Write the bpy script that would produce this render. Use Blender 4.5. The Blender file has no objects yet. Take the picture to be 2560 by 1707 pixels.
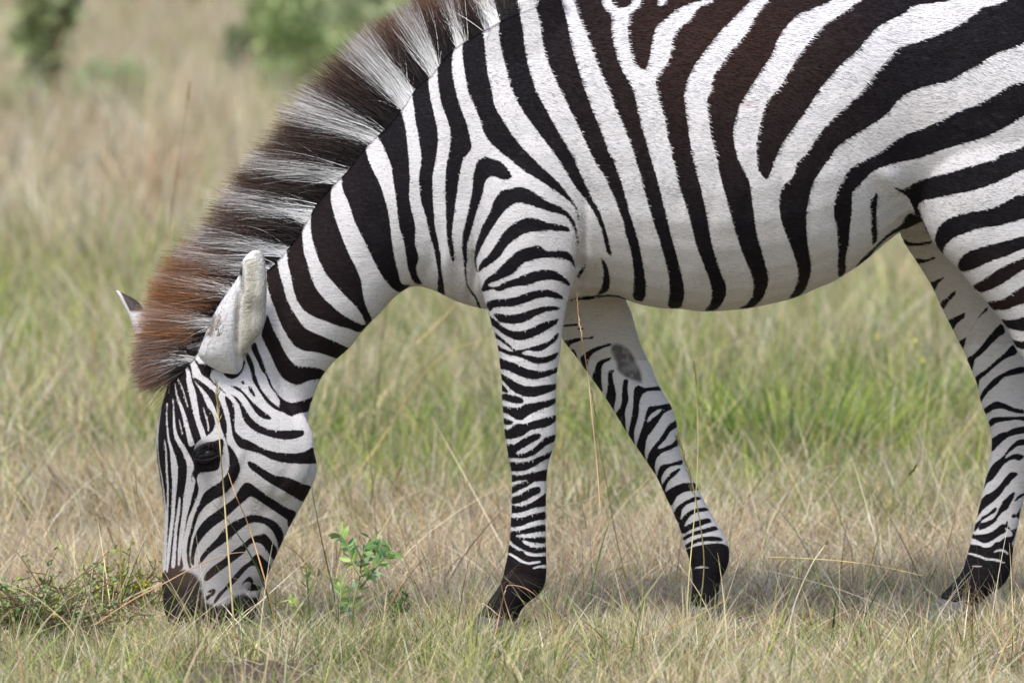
import bpy, math, random
import numpy as np
from mathutils import Vector
from mathutils.bvhtree import BVHTree
rng = np.random.default_rng(7)
sc = bpy.context.scene
# ---------------------------------------------------------------- camera
PXM = 1220.0                       # photograph pixels per metre at the zebra
HC, ZC, DY = 1.95, 0.602, 18.0
Cc = np.array([0.0, -DY, HC]); Tt = np.array([0.0, 0.0, ZC])
fw = Tt - Cc; DIST = float(np.linalg.norm(fw)); fw = fw / DIST
rt = np.array([1.0, 0, 0]); up = np.cross(rt, fw)
FPX = PXM * DIST
cd = bpy.data.cameras.new('camera'); cam = bpy.data.objects.new('camera', cd)
sc.collection.objects.link(cam); sc.camera = cam
cam.location = Cc
cam.rotation_euler = Vector(fw).to_track_quat('-Z', 'Y').to_euler()
cd.sensor_width = 36.0; cd.lens = FPX / 2560.0 * 36.0
cd.clip_start = 0.5; cd.clip_end = 2000.0
cd.dof.use_dof = True; cd.dof.focus_distance = DIST - 0.17; cd.dof.aperture_fstop = 5.0
# ---------------------------------------------------------------- light: thin overcast
w = bpy.data.worlds.new('World'); sc.world = w; w.use_nodes = True
nt = w.node_tree; bg = nt.nodes['Background']
sky = nt.nodes.new('ShaderNodeTexSky'); sky.sky_type = 'NISHITA'; sky.sun_disc = False
SUN_EL, SUN_AZ = math.radians(58), math.radians(205)      # azimuth clockwise from +Y
sky.sun_elevation = SUN_EL; sky.sun_rotation = SUN_AZ
sky.air_density = 1.0; sky.dust_density = 3.0; sky.ozone_density = 1.0
nt.links.new(sky.outputs[0], bg.inputs[0]); bg.inputs[1].default_value = 0.105
sl = bpy.data.lights.new('sun', 'SUN'); so = bpy.data.objects.new('sun', sl); sc.collection.objects.link(so)
sd = Vector((math.sin(SUN_AZ) * math.cos(SUN_EL), math.cos(SUN_AZ) * math.cos(SUN_EL), math.sin(SUN_EL)))
so.rotation_euler = sd.to_track_quat('Z', 'Y').to_euler()
sl.energy = 1.5; sl.angle = math.radians(13); sl.color = (1.0, 0.95, 0.88)
sc.view_settings.view_transform = 'Standard'; sc.view_settings.look = 'None'
sc.view_settings.exposure = 1.16; sc.view_settings.gamma = 1.0
sc.cycles.max_bounces = 8; sc.cycles.transparent_max_bounces = 8
# ---------------------------------------------------------------- helpers
def at(px, py, Y):
    """point of the vertical plane y=Y that stands at pixel (px,py) of the photograph"""
    d = fw * FPX + rt * (px - 1280.0) + up * (853.5 - py)
    t = (Y - Cc[1]) / d[1]
    return Cc + d * t
def ground_at(px, py):
    d = fw * FPX + rt * (px - 1280.0) + up * (853.5 - py)
    t = (0.0 - Cc[2]) / d[2]
    return Cc + d * t
def side_uv(P):
    Q = P - Cc
    z = Q @ fw
    return 1280.0 + (Q @ rt) / z * FPX, 853.5 - (Q @ up) / z * FPX
def lin(r, g, b):
    f = lambda c: ((c / 255.0 + 0.055) / 1.055) ** 2.4 if c > 10 else c / 255.0 / 12.92
    return np.array([f(r), f(g), f(b)])
def tag(o, label=None, cat=None, group=None, kind=None):
    if label: o['label'] = label
    if cat: o['category'] = cat
    if group: o['group'] = group
    if kind: o['kind'] = kind
    return o
def empty(name, loc=(0, 0, 0)):
    o = bpy.data.objects.new(name, None); sc.collection.objects.link(o); o.location = loc
    o.empty_display_size = 0.05
    return o
def mesh_np(name, V, F, mat, col=None, parent=None, smooth=True, attrs=None):
    """V (n,3), F (m,k) with k 3 or 4 (or a list of such arrays)"""
    me = bpy.data.meshes.new(name)
    Fs = F if isinstance(F, list) else [F]
    Fs = [f for f in Fs if len(f)]
    V = np.asarray(V, dtype=np.float32)
    loops = np.concatenate([f.ravel() for f in Fs]).astype(np.int32)
    tot = np.concatenate([np.full(len(f), f.shape[1], dtype=np.int32) for f in Fs])
    st = np.concatenate([[0], np.cumsum(tot)[:-1]]).astype(np.int32)
    me.vertices.add(len(V)); me.vertices.foreach_set('co', V.ravel())
    me.loops.add(len(loops)); me.loops.foreach_set('vertex_index', loops)
    me.polygons.add(len(tot)); me.polygons.foreach_set('loop_start', st); me.polygons.foreach_set('loop_total', tot)
    me.polygons.foreach_set('use_smooth', np.full(len(tot), smooth, dtype=bool))
    me.update(calc_edges=True)
    if col is not None:
        a = me.color_attributes.new('col', 'FLOAT_COLOR', 'POINT')
        c = np.ones((len(V), 4), dtype=np.float32); c[:, :3] = col
        a.data.foreach_set('color', c.ravel())
    if attrs:
        for k, v in attrs.items():
            a = me.attributes.new(k, 'FLOAT', 'POINT'); a.data.foreach_set('value', np.asarray(v, dtype=np.float32))
    me.materials.append(mat)
    o = bpy.data.objects.new(name, me); sc.collection.objects.link(o)
    if parent:
        o.parent = parent
        if parent.location.length: o.matrix_parent_inverse = parent_inv(parent)
    return o
def parent_inv(p):
    from mathutils import Matrix
    m = Matrix.Translation(p.location)
    return m.inverted()
def new_mat(name):
    m = bpy.data.materials.new(name); m.use_nodes = True
    t = m.node_tree; b = t.nodes['Principled BSDF']
    return m, t, b
def col_mat(name, rough=0.75, trans=0.0, spec=0.3):
    """material that takes each piece's own colour from the mesh"""
    m, t, b = new_mat(name)
    a = t.nodes.new('ShaderNodeAttribute'); a.attribute_name = 'col'
    t.links.new(a.outputs['Color'], b.inputs['Base Color'])
    b.inputs['Roughness'].default_value = rough
    b.inputs['Specular IOR Level'].default_value = spec
    if trans:
        tr = t.nodes.new('ShaderNodeBsdfTranslucent'); mx = t.nodes.new('ShaderNodeMixShader')
        t.links.new(a.outputs['Color'], tr.inputs[0]); mx.inputs[0].default_value = trans
        t.links.new(b.outputs[0], mx.inputs[1]); t.links.new(tr.outputs[0], mx.inputs[2])
        t.links.new(mx.outputs[0], t.nodes['Material Output'].inputs[0])
    return m
def vnoise(x, y, seed=0):
    """smooth value noise on arrays"""
    xi = np.floor(x).astype(np.int64); yi = np.floor(y).astype(np.int64)
    xf = x - xi; yf = y - yi; xf = xf * xf * (3 - 2 * xf); yf = yf * yf * (3 - 2 * yf)
    def h(a, b):
        n = (a * 374761393 + b * 668265263 + seed * 974634777) & 0xffffffff
        n = ((n ^ (n >> 13)) * 1274126177) & 0xffffffff
        return ((n ^ (n >> 16)) & 0xffff) / 65535.0
    return (h(xi, yi) * (1 - xf) + h(xi + 1, yi) * xf) * (1 - yf) + (h(xi, yi + 1) * (1 - xf) + h(xi + 1, yi + 1) * xf) * yf
def ribbons(base, tip_dir, L, W, bend, side=None, seg=4, taper=1.0, bend_dir=None):
    """many curved tapering blades at once -> V, quads, per-vertex parameter t, blade index"""
    n = len(base)
    up3 = tip_dir / np.linalg.norm(tip_dir, axis=1, keepdims=True)
    if side is None:
        a = rng.uniform(0, 2 * np.pi, n)
        side = np.stack([np.cos(a), np.sin(a), np.zeros(n)], 1)
    side = side - up3 * np.sum(side * up3, 1, keepdims=True)
    side /= np.linalg.norm(side, axis=1, keepdims=True) + 1e-9
    if bend_dir is None: bend_dir = np.cross(up3, side)
    ts = np.linspace(0, 1, seg + 1)
    V = np.zeros((n, seg + 1, 2, 3)); 
    for i, t in enumerate(ts):
        c = base + up3 * (L * t)[:, None] + bend_dir * (bend * L * t * t)[:, None]
        wd = W * (1 - taper * t ** 1.6) * 0.5 + 0.00012
        V[:, i, 0] = c - side * wd[:, None]; V[:, i, 1] = c + side * wd[:, None]
    idx = np.arange(n * (seg + 1) * 2).reshape(n, seg + 1, 2)
    F = np.stack([idx[:, :-1, 0], idx[:, :-1, 1], idx[:, 1:, 1], idx[:, 1:, 0]], -1).reshape(-1, 4)
    T = np.repeat(np.tile(ts, n), 2); B = np.repeat(np.arange(n), (seg + 1) * 2)
    return V.reshape(-1, 3), F, T, B
def tubes_np(paths, rads, k=5):
    """list of polylines (m,3) with radii -> V,F"""
    Vs, Fs, off = [], [], 0
    for P, R in zip(paths, rads):
        P = np.asarray(P, float); m = len(P)
        R = np.broadcast_to(np.asarray(R, float), (m,))
        T = np.gradient(P, axis=0); T /= np.linalg.norm(T, axis=1, keepdims=True) + 1e-9
        ref = np.array([0.13, 1.0, 0.21]) if abs(T[0, 1]) < 0.9 else np.array([1.0, 0, 0.1])
        A = np.cross(T, ref); A /= np.linalg.norm(A, axis=1, keepdims=True) + 1e-9
        B = np.cross(T, A)
        ang = np.arange(k) / k * 2 * np.pi
        ring = P[:, None, :] + R[:, None, None] * (A[:, None, :] * np.cos(ang)[None, :, None] + B[:, None, :] * np.sin(ang)[None, :, None])
        Vs.append(ring.reshape(-1, 3))
        i = np.arange(m * k).reshape(m, k) + off
        j = np.roll(i, -1, axis=1)
        Fs.append(np.stack([i[:-1], j[:-1], j[1:], i[1:]], -1).reshape(-1, 4))
        off += m * k
    return np.concatenate(Vs), np.concatenate(Fs)
def crom(P, n):
    """open Catmull-Rom through rows of P, n steps a span"""
    P = np.asarray(P, float)
    if len(P) < 3:
        t = np.linspace(0, 1, n * (len(P) - 1) + 1)[:, None]
        return P[0] * (1 - t) + P[-1] * t
    Q = np.vstack([2 * P[0] - P[1], P, 2 * P[-1] - P[-2]])
    out = []
    t = np.arange(n)[:, None] / n
    for i in range(1, len(Q) - 2):
        a, b, c, d = Q[i - 1], Q[i], Q[i + 1], Q[i + 2]
        out.append(0.5 * (2 * b + (c - a) * t + (2 * a - 5 * b + 4 * c - d) * t ** 2 + (3 * b - a - 3 * c + d) * t ** 3))
    out.append(P[-1:])
    return np.vstack(out)
# ================================================================ ground
def bump_z(x, y):
    d = np.sqrt(x * x + y * y)
    return (vnoise(x * 2.1 + 9, y * 2.1, 3) - 0.5) * 0.035 + (vnoise(x * 0.35, y * 0.35, 4) - 0.5) * 0.10 * np.clip((np.abs(y) - 3) / 6, 0, 1) + .055 * np.exp(-((x + .50) / .20) ** 2 - ((y + .88) / .24) ** 2)
def bare(x, y):
    """trampled bare earth in front of the muzzle and a few smaller spots"""
    g = np.exp(-((x + .50) / .15) ** 2 - ((y + 1.15) / .42) ** 2) * 1.9
    for cx, cy, r in ((-.30, -.35, .07), (.16, -.55, .09), (.52, -.25, .07), (-.85, -.3, .08), (.85, .1, .10), (.30, .9, .12)): g = g + np.exp(-((x - cx) / r) ** 2 - ((y - cy) / (r * 2)) ** 2)
    return np.clip(g * 1.4 - .3 + (vnoise(x * 30, y * 20, 91) - .5) * .8 * (g > .1), 0, 1)
def build_ground():
    nx, ny = 260, 420
    u = np.linspace(-1, 1, nx); v = np.linspace(0, 1, ny)
    X = np.sign(u) * (np.abs(u) * 4 + np.abs(u) ** 5 * 400)
    Y = -10 + v * 26 + v ** 7 * 900
    gx, gy = np.meshgrid(X, Y)
    V = np.stack([gx, gy, bump_z(gx, gy)], -1).reshape(-1, 3)
    i = np.arange(nx * ny).reshape(ny, nx)
    F = np.stack([i[:-1, :-1], i[:-1, 1:], i[1:, 1:], i[1:, :-1]], -1).reshape(-1, 4)
    m, t, b = new_mat('dry_savanna_soil')
    N = t.nodes; L = t.links
    g = N.new('ShaderNodeNewGeometry')
    def noise(scale, det, rough=0.6):
        n = N.new('ShaderNodeTexNoise'); n.inputs['Scale'].default_value = scale; n.inputs['Detail'].default_value = det
        n.inputs['Roughness'].default_value = rough; L.new(g.outputs['Position'], n.inputs['Vector']); return n
    def ramp(src, stops):
        r = N.new('ShaderNodeValToRGB'); L.new(src, r.inputs[0])
        e = r.color_ramp.elements
        while len(e) < len(stops): e.new(0.5)
        for k, (p, c) in enumerate(stops): e[k].position = p; e[k].color = (*c, 1)
        return r
    n1 = noise(45, 8, 0.75); r1 = ramp(n1.outputs[0], [(0.3, (0.10, 0.072, 0.052)), (0.5, (0.30, 0.24, 0.175)), (0.7, (0.50, 0.43, 0.32))])
    n2 = noise(0.9, 4); r2 = ramp(n2.outputs[0], [(0.42, (0.46, 0.40, 0.27)), (0.6, (0.27, 0.31, 0.15))])
    n3 = noise(6, 5); mx = N.new('ShaderNodeMixRGB')
    mr = ramp(n3.outputs[0], [(0.4, (0, 0, 0)), (0.62, (1, 1, 1))])
    L.new(mr.outputs[0], mx.inputs[0]); L.new(r1.outputs[0], mx.inputs[1]); L.new(r2.outputs[0], mx.inputs[2])
    L.new(mx.outputs[0], b.inputs['Base Color']); b.inputs['Roughness'].default_value = 0.95
    b.inputs['Specular IOR Level'].default_value = 0.1
    bp = N.new('ShaderNodeBump'); bp.inputs['Strength'].default_value = 0.7; bp.inputs['Distance'].default_value = 0.02
    L.new(n1.outputs[0], bp.inputs['Height']); L.new(bp.outputs[0], b.inputs['Normal'])
    at_ = N.new('ShaderNodeAttribute'); at_.attribute_name = 'bare'; mb = N.new('ShaderNodeMixRGB'); L.new(at_.outputs['Fac'], mb.inputs[0])
    r4 = ramp(n1.outputs[0], [(0.35, (0.045, 0.030, 0.024)), (0.65, (0.15, 0.105, 0.08))]); L.new(mx.outputs[0], mb.inputs[1]); L.new(r4.outputs[0], mb.inputs[2]); L.new(mb.outputs[0], b.inputs['Base Color'])
    o = mesh_np('ground', V, F, m, attrs=dict(bare=bare(V[:, 0], V[:, 1]))); tag(o, 'dry savanna soil under the grass', 'ground', kind='structure')
build_ground()
# ================================================================ grass (uncountable: one object per kind of cover)
GM = col_mat('grass_blades', 0.7, 0.32, 0.25)
PAL = dict(straw=lin(228, 212, 166), tan=lin(216, 198, 168), pink=lin(208, 182, 162), grey=lin(206, 198, 180), brown=lin(140, 116, 96),
           pale=lin(242, 232, 206), green=lin(126, 160, 74), olive=lin(172, 172, 108), lime=lin(188, 204, 90), dark=lin(72, 98, 50), rust=lin(192, 148, 110))
DRY = ['straw', 'straw', 'tan', 'tan', 'pink', 'grey', 'pale', 'brown', 'pale', 'pale', 'rust']
GRN = ['green', 'green', 'olive', 'lime', 'dark', 'olive', 'straw', 'dark', 'tan', 'grey']
def pick(names, n):
    A = np.array([PAL[k] for k in names]); return A[rng.integers(0, len(names), n)]
def green_amount(x, y):
    """where the sward is green: fresh growth a few metres behind the animal, thickest at the right, patchy elsewhere"""
    n = vnoise(x * 1.3 + 31, y * 0.8, 11) * 0.5 + vnoise(x * 3.7, y * 2.3 + 5, 12) * 0.5
    band = np.clip((y - 1.0 - 1.7 * vnoise(x * 2.2, y * .4, 15)) / 1.2, 0, 1) * np.clip((12.0 - y) / 6.0, 0, 1)
    right = np.exp(-((x - 0.72) / 0.42) ** 2 - ((y - 3.9) / 1.0) ** 2) * (0.3 + 0.8 * vnoise(x * 3.3, y * 2.1, 16))
    front = np.clip((0.35 - y) / 0.5, 0, 1)
    return np.clip(band * (0.10 + n * 0.95) + right * 0.45 + front * n * 0.75 + 0.08 * n, 0, 1)
def sward(name, n, y0, y1, half, hfun, wfun, seg=4, lean=0.35, label='', pw=1.0, mound=None, dens=None):
    Y = y0 + (y1 - y0) * rng.uniform(0, 1, n) ** pw
    hw = half(Y)
    X = rng.uniform(-1, 1, n) * hw
    if dens is not None:
        keep = rng.uniform(0, 1, n) < dens(X, Y); X, Y = X[keep], Y[keep]; n = len(X)
    # blades gather in tufts
    tx, ty = np.round(X / 0.09) * 0.09, np.round(Y / 0.09) * 0.09
    jit = vnoise(tx * 57.3, ty * 91.7, 21)
    pull = np.clip(rng.normal(0.45, 0.3, n), 0, 0.9) * (jit > 0.4)
    cx = tx + (vnoise(tx * 33.1, ty * 17.3, 22) - 0.5) * 0.08; cy = ty + (vnoise(tx * 13.7, ty * 71.9, 23) - 0.5) * 0.08
    X = X * (1 - pull) + cx * pull; Y = Y * (1 - pull) + cy * pull
    g = green_amount(X, Y)
    isg = rng.uniform(0, 1, n) < g
    H = hfun(X, Y, isg, g) * rng.uniform(0.45, 1.15, n)
    W = wfun(X, Y) * rng.uniform(0.6, 1.3, n) * np.where(rng.uniform(0, 1, n) < .07, 1.9, 1)
    col = np.where(isg[:, None], pick(GRN, n), pick(DRY if y0 < 8 else DRY + ['olive', 'olive', 'grey', 'grey', 'brown', 'dark'], n)) * rng.uniform(0.45, 1.25, n)[:, None]
    a = rng.uniform(0, 2 * np.pi, n); l = np.abs(rng.normal(0, lean, n)) + 0.04
    l = np.where(isg, l * 0.7, l)
    ta = np.arctan2(Y - cy, X - cx); a = np.where(pull > 0.3, ta, a)
    d = np.stack([np.cos(a) * l, np.sin(a) * l, np.ones(n)], 1)
    base = np.stack([X, Y, bump_z(X, Y) - 0.005], 1)
    bd = np.stack([np.cos(a), np.sin(a), -0.35 * np.ones(n)], 1)
    V, F, T, B = ribbons(base, d, H, W, np.abs(rng.normal(0.22, 0.22, n)), seg=seg, bend_dir=bd)
    V[:, 2] = np.maximum(V[:, 2], bump_z(V[:, 0], V[:, 1]) + 0.002)
    C = np.clip(col[B] * (0.78 + 0.34 * T[:, None]), 0, .93)  # blade colour dims toward the base, shade low in the sward painted in
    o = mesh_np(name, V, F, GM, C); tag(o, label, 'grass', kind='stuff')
    return o
def halfw(Y, m=1.45, extra=0.55): return (DY + Y) * 1280 / (PXM * DIST) * m + extra
# short dry turf under and around the animal
sward('short_grass', 170000, -1.7, 3.2, lambda Y: halfw(Y, 1.2, 0.35),
      lambda X, Y, g, ga: 0.055 + 0.10 * vnoise(X * 3, Y * 3, 31) ** 1.5 + 0.08 * np.clip((Y - 1.2) / 2.4, 0, 1) + 0.03 * (rng.uniform(0, 1, len(X)) > 0.93),
      lambda X, Y: 0.0016 + 0 * X, seg=3, lean=0.75, label='short dry turf mixed with green shoots under the grazing zebra',
      dens=lambda X, Y: np.where(vnoise(X * 6, Y * 6, 77) > 0.34, 1.0, 0.35) * (1 - .93 * bare(X, Y)))
sward('straw_litter', 30000, -1.7, 4.2, lambda Y: halfw(Y, 1.2, 0.35),
      lambda X, Y, g, ga: 0.07 + 0.10 * rng.uniform(0, 1, len(X)) ** 2,
      lambda X, Y: 0.0021 + 0 * X, seg=4, lean=2.2, label='pale broken straws lying criss-cross over the turf', dens=lambda X, Y: 1 - .8 * bare(X, Y))
# thin upright stems standing over the turf
sward('thin_grass_stems', 8000, -2.4, 4.5, lambda Y: halfw(Y, 1.2, 0.35),
      lambda X, Y, g, ga: 0.11 + 0.20 * rng.uniform(0, 1, len(X)) ** 2.2 + 0.04 * np.clip(Y, 0, 3),
      lambda X, Y: 0.0019 + 0 * X, seg=5, lean=0.6, label='thin upright straw stems standing over the short turf')
sward('long_pale_stems', 420, -2.2, 2.6, lambda Y: halfw(Y, 1.2, 0.35), lambda X, Y, g, ga: 0.24 + 0.26 * rng.uniform(0, 1, len(X)) ** 2,
      lambda X, Y: 0.0022 + 0 * X, seg=6, lean=0.75, label='long pale leaning stems among the legs of the zebra')
# taller green and yellow growth a few metres behind
sward('tall_green_grass', 60000, 2.2, 9.5, lambda Y: halfw(Y, 1.25, 0.5),
      lambda X, Y, g, ga: (0.11 + 0.13 * np.clip((Y - 2.2) / 2, 0, 1) + 0.16 * vnoise(X * 3, Y * 1.5, 33) * np.clip((Y - 1.6) / 2, 0, 1)) + 0.10 * np.exp(-((X - 0.75) / 0.5) ** 2 - ((Y - 4.3) / 1.2) ** 2) ,
      lambda X, Y: 0.0034 + 0 * X, seg=4, lean=0.42, label='tall green and straw grass a few metres behind the zebra')
sward('tall_dry_grass', 68000, 8.5, 30, lambda Y: halfw(Y, 1.5, 0.8),
      lambda X, Y, g, ga: 0.20 + 0.28 * vnoise(X * 0.7, Y * 0.7, 34),
      lambda X, Y: 0.0060 + 0 * X, seg=4, lean=0.22, label='tall dry tan grass stretching away behind the zebra', pw=1.2)
sward('distant_grass', 72000, 28, 130, lambda Y: halfw(Y, 1.6, 2.0),
      lambda X, Y, g, ga: 0.22 + 0.25 * vnoise(X * 0.3, Y * 0.3, 35),
      lambda X, Y: 0.016 + 0 * X, seg=3, lean=0.2, label='pale dry grass far behind in the distance', pw=1.6)
# tussocks: every tuft one colour family, so the stand is uneven
def tussocks(name, nt, nb, y0, y1, hf, wf, label, pw=1.0, lean=.55):
    Yt = y0 + (y1 - y0) * rng.uniform(0, 1, nt) ** pw; Xt = rng.uniform(-1, 1, nt) * halfw(Yt, 1.2, .4)
    ok = bare(Xt, Yt) < .3; Xt, Yt = Xt[ok], Yt[ok]; nt = len(Xt)
    ga = green_amount(Xt, Yt); fam = np.where(rng.uniform(0, 1, nt) < ga * 1.1 + .06, rng.integers(0, 4, nt), rng.integers(4, 10, nt))
    F_ = [['green', 'lime', 'olive'], ['dark', 'green', 'green'], ['lime', 'lime', 'olive'], ['olive', 'straw', 'green'], ['straw', 'pale', 'tan'], ['pale', 'pale', 'straw'], ['pink', 'tan', 'brown'], ['grey', 'pale', 'tan'], ['rust', 'tan', 'brown'], ['olive', 'grey', 'straw']]
    T3 = np.array([[PAL[q] for q in f] for f in F_])
    k = np.repeat(np.arange(nt), nb); n = len(k); sc_ = rng.uniform(.5, 1.25, nt)
    a = rng.uniform(0, 2 * np.pi, n); r = np.sqrt(rng.uniform(0, 1, n)) * .045 * (1 + .5 * sc_[k]) * (hf(Yt)[k] / .15) ** .5
    base = np.stack([Xt[k] + np.cos(a) * r, Yt[k] + np.sin(a) * r, np.zeros(n)], 1); base[:, 2] = bump_z(base[:, 0], base[:, 1]) - .006
    tilt_a = rng.uniform(0, 2 * np.pi, nt)[k]; tl = rng.uniform(0, .45, nt)[k]
    l = np.abs(rng.normal(0, lean, n)); d = np.stack([np.cos(a) * l + np.cos(tilt_a) * tl, np.sin(a) * l + np.sin(tilt_a) * tl, np.ones(n)], 1)
    H = hf(Yt)[k] * sc_[k] * rng.uniform(.4, 1.15, n); W = wf(Yt)[k] * rng.uniform(.6, 1.3, n) * np.where(rng.uniform(0, 1, n) < .08, 1.9, 1)
    V, F, T, B = ribbons(base, d, H, W, np.abs(rng.normal(.3, .3, n)), seg=5, bend_dir=np.stack([np.cos(a), np.sin(a), -.45 * np.ones(n)], 1))
    V[:, 2] = np.maximum(V[:, 2], bump_z(V[:, 0], V[:, 1]) + .002)
    col = T3[fam[k], rng.integers(0, 3, n)] * rng.uniform(.5, 1.2, (n, 1)) * rng.uniform(.7, 1.2, nt)[k][:, None]
    tag(mesh_np(name, V, F, GM, np.clip(col[B] * (.72 + .4 * T[:, None]), 0, .93)), label, 'grass', kind='stuff')  # blade bases painted darker, like shade inside a tussock
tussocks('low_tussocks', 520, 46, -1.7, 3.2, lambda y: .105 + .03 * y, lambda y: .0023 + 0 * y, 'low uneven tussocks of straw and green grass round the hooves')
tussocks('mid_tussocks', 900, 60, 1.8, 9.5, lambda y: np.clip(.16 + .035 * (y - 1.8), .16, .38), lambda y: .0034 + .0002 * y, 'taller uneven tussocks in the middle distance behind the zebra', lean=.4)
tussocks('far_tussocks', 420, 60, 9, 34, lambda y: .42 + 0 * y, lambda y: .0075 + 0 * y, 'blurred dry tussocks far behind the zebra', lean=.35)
# scattered tall seeding stems over the whole stand
sward('tall_seeding_stems', 2200, 3.0, 16, lambda Y: halfw(Y, 1.25, 0.5),
      lambda X, Y, g, ga: 0.45 + 0.40 * rng.uniform(0, 1, len(X)), lambda X, Y: 0.0030 + 0 * X, seg=6, lean=0.5,
      label='scattered tall bent seeding stems above the grass behind the zebra')
# ================================================================ single grass stalks
SM = col_mat('grass_stalks', 0.6, 0.15, 0.3)
def stalk(pts, Y, r0_, color, label, head=0.0, name='grass_stalk', fine=0, group=None):
    """pts: side outline of the stem as seen, standing in the plane y=Y; head = share of the stem that carries seed"""
    r = r0_ * .68
    P = np.array([at(p[0], p[1], Y + 0.05 * math.sin(3.1 * k + p[0])) for k, p in enumerate(pts)])
    Q = crom(P, 6); b0 = Q[0].copy()
    t = np.linspace(0, 1, len(Q)); rr = r * (1 - 0.7 * t)
    V, F = tubes_np([Q], [rr], 6)
    col = np.tile(lin(*color), (len(V), 1)) * rng.uniform(0.9, 1.1, (len(V), 1))
    root = empty(name, tuple(b0)); tag(root, label, 'grass stalk', group)
    st = mesh_np('stem', V, F, SM, col, root)
    if head > 0:
        seg = np.linalg.norm(np.diff(Q, axis=0), axis=1); cum = np.concatenate([[0], np.cumsum(seg)]); Ltot = cum[-1]
        paths, rads = [], []
        n = int(26 * max(1, fine))
        for k in range(n):
            s = Ltot * (1 - head * (k / n)); i = min(len(Q) - 2, np.searchsorted(cum, s) - 1 if s > 0 else 0); i = max(i, 0)
            p = Q[i] + (Q[i + 1] - Q[i]) * ((s - cum[i]) / (seg[i] + 1e-9)); d = Q[i + 1] - Q[i]; d /= np.linalg.norm(d)
            q = rng.normal(0, 1, 3); q -= d * (q @ d); q /= np.linalg.norm(q)
            L = rng.uniform(0.006, 0.012) * (1.0 if not fine else 2.2)
            e = p + d * L + q * L * rng.uniform(0.15, 0.5)
            paths.append(np.array([p, (p + e) / 2 + q * 0.0006, e])); rads.append([0.0004, 0.0010, 0.0002])
        V2, F2 = tubes_np(paths, rads, 4)
        c2 = np.tile(lin(*color) * 0.75, (len(V2), 1)) * rng.uniform(0.8, 1.15, (len(V2), 1))
        mesh_np('seed_head', V2, F2, SM, c2, root)
    return root
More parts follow.
